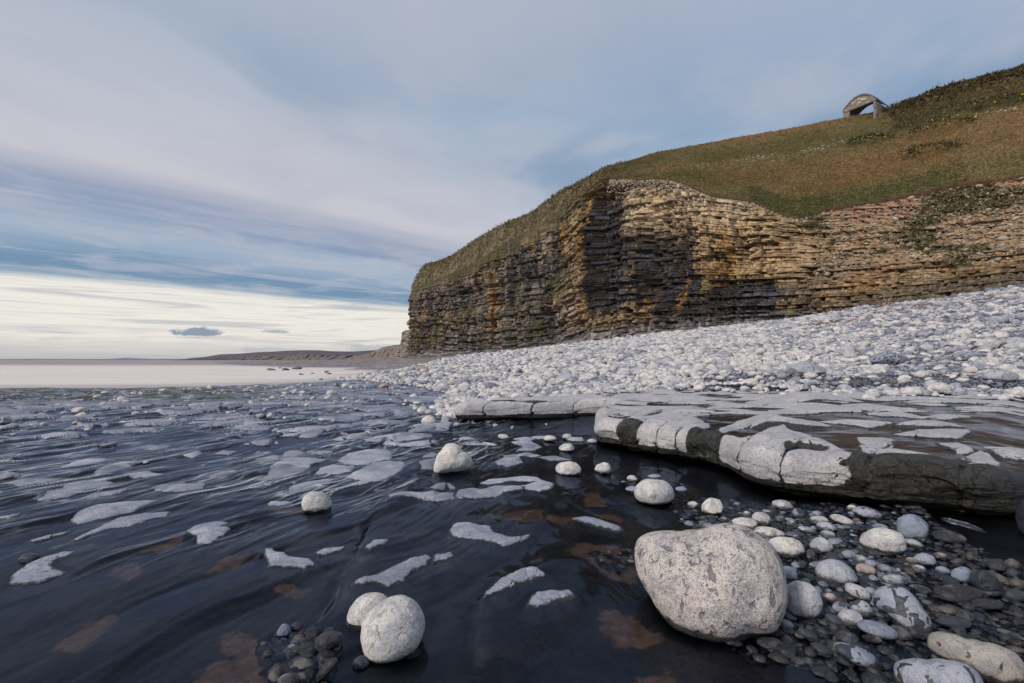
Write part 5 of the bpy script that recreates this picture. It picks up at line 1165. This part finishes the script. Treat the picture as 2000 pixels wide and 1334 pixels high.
def stick(p, q, r, mat, name, parent=None):
    p = np.array(p, float); q = np.array(q, float); n = 7; u = np.linspace(0, 1, n); C = p + (q - p) * u[:, None]; L = np.linalg.norm(q - p)
    C[1:-1] += RNG.normal(0, .05 * L, (n - 2, 3)); m = 6; a = np.linspace(0, 2 * math.pi, m, endpoint=False); d = np.gradient(C, axis=0); d /= np.linalg.norm(d, axis=1)[:, None]
    sd = np.cross(d, [.1, .2, 1.0]); sd /= np.linalg.norm(sd, axis=1)[:, None]; up = np.cross(sd, d); W = r * (1 - .75 * u)
    V = C[:, None] + (sd[:, None] * np.cos(a)[None, :, None] + up[:, None] * np.sin(a)[None, :, None]) * W[:, None, None]
    i = np.arange(n * m).reshape(n, m); j = np.roll(i, -1, 1); Fc = np.stack([i[:-1], j[:-1], j[1:], i[1:]], -1).reshape(-1, 4)
    return V.reshape(-1, 3), Fc
M['wood'] = plain('driftwood', (.16, .085, .055), (.32, .20, .14), 6)
def on_bank(px, py):
    ys = np.exp(np.linspace(math.log(8), math.log(140), 1500)); t = (px - CX) / F; g = land(t * ys, ys); p = HY + (H - g) / ys * F
    j = np.argmin(np.abs(p - py)); return np.array([t * ys[j], ys[j], g[j]])
Vs, Fs, off = [], [], 0
for k in range(420):
    u = random.random(); px = 1565 + u * 250 + random.gauss(0, 8); py = 641 - u * 43 + random.gauss(0, 4.5) + (3 * math.sin(u * 9)); p = on_bank(px, py) + [0, 0, .12]
    if random.random() < .18: px = 1900 + random.random() * 90; py = 590 - (px - 1900) * .17 + random.gauss(0, 2); p = on_bank(px, py) + [0, 0, .12]
    L = random.uniform(.3, 1.3); a = random.gauss(-.2, .6); q = p + [L * math.cos(a), L * math.sin(a), random.gauss(.02, .10)]
    V, Fc = stick(p, q, random.uniform(.02, .05), None, ''); Vs.append(V); Fs.append(Fc + off); off += len(V)
o = mesh_from('strandline_debris', np.concatenate(Vs), np.concatenate(Fs), M['wood']); tag(o, 'reddish brown tangle of twigs and driftwood along the top of the pebble bank', 'driftwood', kind='stuff')
Vs, Fs, off = [], [], 0; p = on_bank(1728, 602) + [0, 0, .2]
for a, e, L in [(.2, .9, 1.2), (2.5, .7, 1.3), (1.2, 1.2, .9), (-.4, .4, 1.6), (3.0, .25, 1.8)]:
    q = p + np.array([L * math.cos(a) * math.cos(e), L * math.sin(a) * math.cos(e) * .4, L * math.sin(e)]); V, Fc = stick(p - [0, 0, .1], q, .09, None, ''); Vs.append(V); Fs.append(Fc + off); off += len(V)
o = mesh_from('driftwood_branch', np.concatenate(Vs), np.concatenate(Fs), M['wood']); tag(o, 'forked dead branch sticking up from the driftwood tangle', 'branch')
# white scrap on the gravel
p = on_bank(1441, 756); n = 16; gx, gy = np.meshgrid(np.linspace(-1, 1, n), np.linspace(-1, 1, n)); gzz = .05 + .05 * fbm(gx * 1.5, gy * 1.5, 3, 5) + .06 * np.maximum(0, gx) ** 2
o = grid_obj('cloth_scrap', gx * .17 + .05 * gy, gy * .12, gzz + .02, plain('white_cloth', (.75, .74, .74), (.85, .84, .84), 8)); o.location = (p[0], p[1], p[2] + .02)
sm = o.modifiers.new('thick', 'SOLIDIFY'); sm.thickness = .012
tag(o, 'crumpled white scrap of cloth lying on the dark gravel behind the ledge', 'cloth')

# ------------------------------------------------------------------ stone shelter on the skyline
def prism(name, poly, T0, dvec, mat, parent):
    """solid from a planar outline (list of 3D points) swept by dvec"""
    P = np.array(poly, float); n = len(P); me = bpy.data.meshes.new(name)
    V = [tuple(p) for p in P] + [tuple(p + dvec) for p in P]
    Fc = [list(range(n))[::-1], list(range(n, 2 * n))] + [[i, (i + 1) % n, n + (i + 1) % n, n + i] for i in range(n)]
    me.from_pydata(V, [], Fc); me.materials.append(mat); me.update(); o = bpy.data.objects.new(name, me); COL.objects.link(o); o.parent = parent; return o
def build_shelter():
    O = np.array([69.15, 95.0, 0]); U = np.array([.53, -.85, 0]); D = np.array([.85, .53, 0]); W = 5.6; DP = 5.6
    root = bpy.data.objects.new('stone_shelter', None); COL.objects.link(root); root.location = (72, 94.5, 50.6)
    tag(root, 'small ruined stone shelter with an arched gable and wide opening on the skyline', 'shelter')
    mw = cliff_like('shelter_stone', (.17, .135, .11), (.34, .27, .22), 2.2); mr = plain('shelter_slab', (.10, .09, .09), (.18, .16, .15), 2)
    g = np.array([72, 94.5, 50.6]); q = lambda u, d, z: O + U * u + D * d + np.array([0, 0, z]) - g
    ez = 52.75; rise = 1.85
    arc = lambda u: ez + rise * math.sin(math.pi * min(max(u / W, 0), 1)) ** .85
    us = [W * i / 16 for i in range(17)]
    prism('gable', [q(0, 0, ez - .02)] + [q(u, 0, arc(u)) for u in us[1:-1]] + [q(W, 0, ez - .02)], 0, D * .45, mw, root)
    prism('lintel', [q(-.05, -.06, ez - .28), q(W + .05, -.06, ez - .28), q(W + .05, -.06, ez - .03), q(-.05, -.06, ez - .03)], 0, D * .6, mr, root)
    prism('pier', [q(0, 0, 48.5), q(1.1, 0, 48.5), q(1.1, 0, ez - .29), q(0, 0, ez - .29)], 0, D * .45, mw, root)
    prism('wall', [q(0, .46, 48.0), q(.4, .46, 48.0), q(.4, .46, ez - .29), q(0, .46, ez - .29)], 0, D * (DP - .5), mw, root)
    prism('wall', [q(W - .42, 0, 48.0), q(W, 0, 48.0), q(W, 0, ez - .29), q(W - .42, 0, ez - .29)], 0, D * DP, mw, root)
    # barrel roof
    n = 16; pl = [q(u * 1.02 - .05, -.12, arc(u) + .02) for u in us] + [q(u * 1.02 - .05, -.12, arc(u) + .34) for u in us[::-1]]
    prism('roof', pl, 0, D * (DP + .2), mr, root)
def cliff_like(name, c1, c2, sc):
    m, b, pr, out = new_mat(name); geo = b.new('ShaderNodeNewGeometry'); pos = geo.outputs['Position']
    v = b.vor(b.vmul(pos, (1, 1, 1.8)), sc, 'F1', 1, 1); n = b.noise(pos, 3, 4, .7); cr = b.vor(b.vmul(pos, (1, 1, 1.8)), sc, 'DISTANCE_TO_EDGE')
    sepc = b.new('ShaderNodeSeparateColor'); b.l.new(v, sepc.inputs[0])
    c = b.mix(sepc.outputs[0], c1, c2); c = b.mix(b.step(sepc.outputs[1], .86, .9), c, (.72, .62, .50)); c = b.mix(b.step(cr, .06, .0), c, (.07, .06, .05)); c = b.mix(b.m('MULTIPLY', n, .4), c, (.12, .10, .09))
    b.l.new(c, pr.inputs['Base Color']); pr.inputs['Roughness'].default_value = .9; b.l.new(b.bump(b.m('ADD', cr, n), .6, .08), pr.inputs['Normal']); return m
build_shelter()

# ------------------------------------------------------------------ distant land
def ridge(name, crest, base_py, mat, thick, colfn, nx=500, rough=1.0, kind='structure', face=.5, sea=-.3):
    px = np.linspace(crest[0][0], crest[-1][0], nx); py = np.interp(px, [c[0] for c in crest], [c[1] for c in crest]); Yd = np.interp(px, [c[0] for c in crest], [c[2] for c in crest])
    X0 = (px - CX) / F * Yd; Zt = H - (py - HY) / F * Yd
    n1 = 40; v = np.linspace(0, 1, n1)[:, None]; 
    # cross-section: steep lower cliff, gentler slope above, rounded back
    hz = np.where(v < .35, v / .35 * face, face + (1 - face) * ((v - .35) / .65) ** .8)
    run = np.where(v < .35, v * .15, .05 + (v - .35) * 1.2)
    dirx = X0 / np.hypot(X0, Yd); diry = Yd / np.hypot(X0, Yd)
    Dd = (run - run[-1]) * thick
    X = X0 + dirx * Dd; Y = Yd + diry * Dd; sc = thick / 40
    Zr = sea + (Zt - sea) * hz
    nn = fbm(X / (6 * sc), Y / (6 * sc) + v * 6, 4, 300); Zr = Zr + (Zt - sea) * .10 * nn * rough * np.sin(v * 3.1) + (Zt - sea) * .035 * rough * fbm(X0 / (1.2 * sc), X0 * 0, 3, 301)[None, :] * v
    X = X + dirx * nn * thick * .10; Y = Y + diry * nn * thick * .10
    vb = np.linspace(0, 1, 10)[1:, None]; XB = X[-1] + dirx * vb * thick * 2; YB = Y[-1] + diry * vb * thick * 2; ZB = Zr[-1] * (1 - vb ** 1.5) + (sea - 2) * vb ** 1.5
    X = np.concatenate([X, XB]); Y = np.concatenate([Y, YB]); Z = np.concatenate([Zr, ZB]); Vv = np.concatenate([np.broadcast_to(v, Zr.shape), np.ones(XB.shape)])
    C = colfn(X / sc, Y / sc, Z, Vv, np.broadcast_to(px, X.shape))
    o = grid_obj(name, X, Y, Z, mat, {'tint': C}); o['kind'] = kind; return o
def colmix(C, d, w): w = np.clip(w, 0, 1)[..., None]; return C * (1 - w) + np.array(d) * w
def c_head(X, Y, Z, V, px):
    C = np.ones(X.shape + (3,)) * np.array((.115, .095, .115)); a = fbm(X * .12, Y * .12 + V * 5, 4, 311); b_ = fbm(X * .5, Y * .5 + V * 9, 3, 312)  # purple-brown heath taken mauve, with distance haze put into the colour
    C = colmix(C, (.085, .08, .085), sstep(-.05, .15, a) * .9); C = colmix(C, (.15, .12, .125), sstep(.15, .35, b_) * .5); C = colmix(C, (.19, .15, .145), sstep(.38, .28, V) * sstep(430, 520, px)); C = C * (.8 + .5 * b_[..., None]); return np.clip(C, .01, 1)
def c_near(X, Y, Z, V, px):
    C = np.ones(X.shape + (3,)) * np.array((.25, .195, .17)); b_ = fbm(X * .8, Z * 1.4, 4, 313); C = colmix(C, (.12, .10, .09), sstep(.0, .3, b_)); C = colmix(C, (.10, .10, .06), sstep(.6, .8, V)); return C
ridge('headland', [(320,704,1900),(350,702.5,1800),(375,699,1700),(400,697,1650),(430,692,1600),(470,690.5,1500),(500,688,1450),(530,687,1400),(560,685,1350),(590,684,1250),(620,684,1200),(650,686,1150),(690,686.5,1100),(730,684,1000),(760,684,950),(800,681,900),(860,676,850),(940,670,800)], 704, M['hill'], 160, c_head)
ridge('near_headland', [(672,700,420),(690,697,410),(705,694,400),(720,690,390),(738,683,380),(748,678,370),(770,674,360),(790,672,350),(830,660,340),(900,650,330)], 704, M['cliff'], 26, c_near, 400, face=.8, sea=1.0)
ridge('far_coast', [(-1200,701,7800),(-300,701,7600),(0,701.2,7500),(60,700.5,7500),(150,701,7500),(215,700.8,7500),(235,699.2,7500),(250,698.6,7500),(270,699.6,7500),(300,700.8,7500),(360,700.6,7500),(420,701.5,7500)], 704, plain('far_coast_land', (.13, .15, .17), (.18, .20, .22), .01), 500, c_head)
# the broken step of rock just beyond the tip of the cliff
def build_tip():
    crest = [(760,694,200),(768,691,196),(776,686,193),(783,676,190),(786,662,188),(787,650,186),(793,646,184),(800,645,182),(815,644,180)]
    px = np.linspace(760, 815, 160); py = np.interp(px, [c[0] for c in crest], [c[1] for c in crest]); Yd = np.interp(px, [c[0] for c in crest], [c[2] for c in crest])
    X0 = (px - CX) / F * Yd; Zt = H - (py - HY) / F * Yd; n = 70; v = np.linspace(0, 1, n)[:, None]
    Z = .5 + (Zt - .5) * np.minimum(v / .75, 1) + 0 * X0; Y = Yd - 3 + np.where(v < .75, v * 1.5, 1.1 + (v - .75) * 30) ; X = X0 + 0 * v
    k = np.floor(Z / .8); Y = Y + (h01(k, np.floor(X / 1.5), 5) - .5) * 1.0 * (v < .75); fr = Z / .8 - k
    C = np.ones(X.shape + (3,)) * np.array((.25, .21, .18)) * (.7 + .6 * h01(k, np.floor(X / 1.5), 6)[..., None]) * (1 - .45 * (fr < .2))[..., None]
    grid_obj('cliff_step', X, Y, Z, M['cliff'], {'tint': C}).__setitem__('kind', 'structure')
build_tip()

# ------------------------------------------------------------------ growth and loose stones on the slopes
def hill_pt(i, j): return np.stack([CL['HX'][i, j], CL['HY'][i, j], CL['HZ'][i, j]], -1)
def tufts(name, P, hgt, wid, lean, mat, label, cat, tint, per=3, seed=1):
    rg = np.random.default_rng(seed); n = len(P); Vs = []; 
    a = rg.uniform(0, 6.283, (n, per)); h = hgt[:, None] * rg.uniform(.6, 1.2, (n, per)); w = wid[:, None] * rg.uniform(.6, 1.3, (n, per)); off = rg.normal(0, 1, (n, per, 2)) * wid[:, None, None] * 1.2
    base = P[:, None, :] + np.concatenate([off, np.zeros((n, per, 1)) - .05], -1); sd = np.stack([np.cos(a), np.sin(a), 0 * a], -1) * w[..., None] * .5
    tip = base + np.stack([rg.normal(0, lean, (n, per)) * h, rg.normal(0, lean, (n, per)) * h, h], -1)
    V = np.stack([base - sd, base + sd, tip], 2).reshape(-1, 3); Fc = np.arange(len(V)).reshape(-1, 3); T = np.repeat(tint, per * 3, axis=0)
    o = mesh_from(name, V, Fc, mat, {'tint': T}, False); tag(o, label, cat, kind='stuff'); return o
rg = np.random.default_rng(21)
pxc = CL['px']; ok = np.where((pxc > 1165))[0]
n = 90000; j = rg.choice(ok, n); i = np.minimum((rg.uniform(0, 1, n) * 329).astype(int), 329); P = hill_pt(i, j) + rg.normal(0, .15, (n, 3)) * [1, 1, 0]
ht = CL['heath'][i, j]; pal = np.array([(.24, .14, .06), (.15, .115, .04), (.10, .10, .03), (.30, .22, .12), (.18, .09, .04)])
wgt = fbm(P[:, 0] * .08, P[:, 1] * .12, 3, 401); idx = np.clip(((wgt + .5) * 3 + rg.uniform(0, 2, n)).astype(int), 0, 4); tn = pal[idx] * rg.uniform(.75, 1.12, (n, 1)); tn = np.where(ht[:, None] > .3, np.array([.095, .075, .028]) * rg.uniform(.35, 1.8, (n, 1)), tn)
lowg = (i < 60) & (pxc[j] > 1450) & (pxc[j] < 1900); tn = np.where(lowg[:, None], np.array([.075, .08, .024]) * rg.uniform(.6, 1.3, (n, 1)), tn)
tufts('grass', P, np.where(ht > .3, .28, .20) * rg.uniform(.6, 1.3, n), np.where(ht > .3, .22, .10) + 0 * ht, .35, M['hill'], 'coarse brown and green grass and heath covering the slope above the cliff', 'grass', tn)
# scrub along the skyline at the right
n = 9000; j = rg.choice(np.where(pxc > 1752)[0], n); i = 329 - (rg.exponential(10, n)).astype(int).clip(0, 120); P = hill_pt(i, j) + rg.normal(0, .3, (n, 3)) * [1, 1, .4]
tufts('heath_scrub', P, rg.uniform(.15, .45, n) * (.7 + .7 * (gn(P[:, 0] * .5, P[:, 1] * .5, 4) > 0)), rg.uniform(.2, .45, n), .9, M['hill'], 'dark bracken and heath scrub along the skyline', 'scrub', np.array([.11, .085, .038]) * rg.uniform(.4, 2.0, (n, 1)) + 0 * P, 4, 2)
# left crest scrub
n = 6000; j = rg.choice(np.where((pxc < 1200) & (pxc > 800))[0], n); i = (rg.uniform(0, 1, n) * 329).astype(int); P = hill_pt(i, j)
tufts('crest_turf', P, rg.uniform(.25, .7, n), rg.uniform(.15, .35, n), .6, M['hill'], 'sparse dull turf on the rounded crest of the headland', 'turf', np.array([.15, .12, .065]) * rg.uniform(.4, 1.7, (n, 1)) + 0 * P, 3, 3)
# plants on the rubble slope
ii, jj = np.where(CL['gm'] > .25); s_ = rg.integers(0, len(ii), 4500); P = np.stack([CL['X'][ii[s_], jj[s_]], CL['Y'][ii[s_], jj[s_]], CL['Z'][ii[s_], jj[s_]]], -1)
tufts('cliff_plants', P, rg.uniform(.15, .45, len(P)), rg.uniform(.12, .3, len(P)), .8, M['hill'], 'low green plants growing on the rubbly slope at the right of the cliff', 'plants', np.array([.12, .105, .05]) * rg.uniform(.4, 1.9, (len(P), 1)) + 0 * P, 3, 4)
# limestone showing through the turf: lines of small blocks
def near_hill(px, py):
    a = CL['HX'] / CL['HY'] * F + CX; b_ = HY - (CL['HZ'] - H) / CL['HY'] * F; d = (a - px) ** 2 + (b_ - py) ** 2; k = np.argmin(d); return np.unravel_index(k, d.shape)
P = []
for x0, y0, x1, y1, n_ in [(1340,327,1560,298,70),(1450,322,1510,306,40),(1560,300,1640,282,50),(1600,287,1650,276,20),(1850,232,1990,213,40),(1670,274,1740,268,14),(1500,315,1530,310,12)]:
    for _ in range(n_):
        u = rg.uniform(); i_, j_ = near_hill(x0 + (x1 - x0) * u + rg.normal(0, 2), y0 + (y1 - y0) * u + rg.normal(0, 2.6)); P.append(hill_pt(i_, j_))
P = np.array(P)
o = scatter('outcrop', P[:, 0], P[:, 1], rg.uniform(.06, .20, len(P)), P[:, 2] + .05, M['chalky'], 1, 5, '', rnd=rg.uniform(0, 1, len(P)), angular=.6); o.name = 'limestone_outcrop'; tag(o, 'broken lines of small white stones showing through the turf', 'stones', kind='stuff')
ii, jj = np.where(CL['rub'] > .4); s_ = rg.integers(0, len(ii), 5200); P = np.stack([CL['X'][ii[s_], jj[s_]], CL['Y'][ii[s_], jj[s_]], CL['Z'][ii[s_], jj[s_]]], -1)
o = scatter('rubble', P[:, 0], P[:, 1], .10 * np.exp(rg.normal(0, .5, len(P))), P[:, 2], M['rubble'], 1, 6, '', rnd=rg.uniform(0, 1, len(P)), angular=.9); tag(o, 'loose tan limestone rubble on the slope below the turf edge', 'rubble', kind='stuff')
j = rg.choice(np.where((pxc > 1185) & (pxc < 1620))[0], 1500); P = np.stack([CL['topX'][j], CL['topY'][j], CL['topZ'][j]], -1); n_ = CL['nrm'][j]; dd_ = rg.exponential(1.0, len(P)).clip(0, 3)
P = P + np.concatenate([n_ * (dd_[:, None] * .35), -dd_[:, None] * .9], -1)
o = scatter('loose_blocks', P[:, 0], P[:, 1], rg.uniform(.08, .24, len(P)), P[:, 2], M['rubble'], 1, 7, '', rnd=rg.uniform(.3, 1, len(P)), angular=.9); tag(o, 'loose pale blocks crumbling just under the turf at the top of the cliff', 'blocks', kind='stuff')
# gorse
def gorse(px, py, r, lab):
    i_, j_ = near_hill(px, py); c = hill_pt(i_, j_); n = 900; rg = np.random.default_rng(int(px)); u = rg.normal(size=(n, 3)); u /= np.linalg.norm(u, axis=1)[:, None]; u[:, 2] = np.abs(u[:, 2]); P = u * rg.uniform(.5, 1, (n, 1)) ** .5 * [r * 1.8, r, r * .45]
    P = P * (1 + .25 * gn(u[:, 0] * 3, u[:, 1] * 3, 3))[:, None]; s = .12; V = (P[:, None, :] + rg.normal(0, s, (n, 3, 3))).reshape(-1, 3)
    t = np.array([.035, .04, .014]) * rg.uniform(.5, 1.8, (n, 1)); yel = (rg.uniform(0, 1, n) < .12) & (P[:, 2] > r * .15); t = np.where(yel[:, None], [.55, .40, .03], t)
    o = mesh_from('gorse_bush', V, np.arange(len(V)).reshape(-1, 3), M['hill'], {'tint': np.repeat(t, 3, axis=0)}, False); o.location = c; tag(o, lab, 'bush')
gorse(1705, 276, 2.6, 'gorse bush with yellow flowers below the stone shelter'); gorse(1845, 250, 3.2, 'low gorse bush with a few yellow flowers right of the shelter'); gorse(1825, 296, 2.6, 'dark flowerless looking gorse bush lowest on the turf slope'); gorse(1965, 205, 3.0, 'gorse bush near the skyline close to the right edge')

# ------------------------------------------------------------------ sea haze
hm = bpy.data.materials.new('sea_haze'); hm.use_nodes = True; hm.node_tree.nodes.clear(); hb_ = NB(hm.node_tree)
ho = hb_.new('ShaderNodeOutputMaterial'); hv = hb_.new('ShaderNodeVolumePrincipled'); hv.inputs['Color'].default_value = (.80, .78, .84, 1); hv.inputs['Density'].default_value = .00005
hm.node_tree.links.new(hv.outputs[0], ho.inputs['Volume'])
x0, x1, y0, y1, z0, z1 = -12000, 5000, -300, 9500, -6, 95
V = [(x, y, z) for x in (x0, x1) for y in (y0, y1) for z in (z0, z1)]
o = mesh_from('haze', np.array(V), np.array([(0, 1, 3, 2), (4, 6, 7, 5), (0, 4, 5, 1), (2, 3, 7, 6), (0, 2, 6, 4), (1, 5, 7, 3)]), hm, None, False); tag(o, kind='stuff')
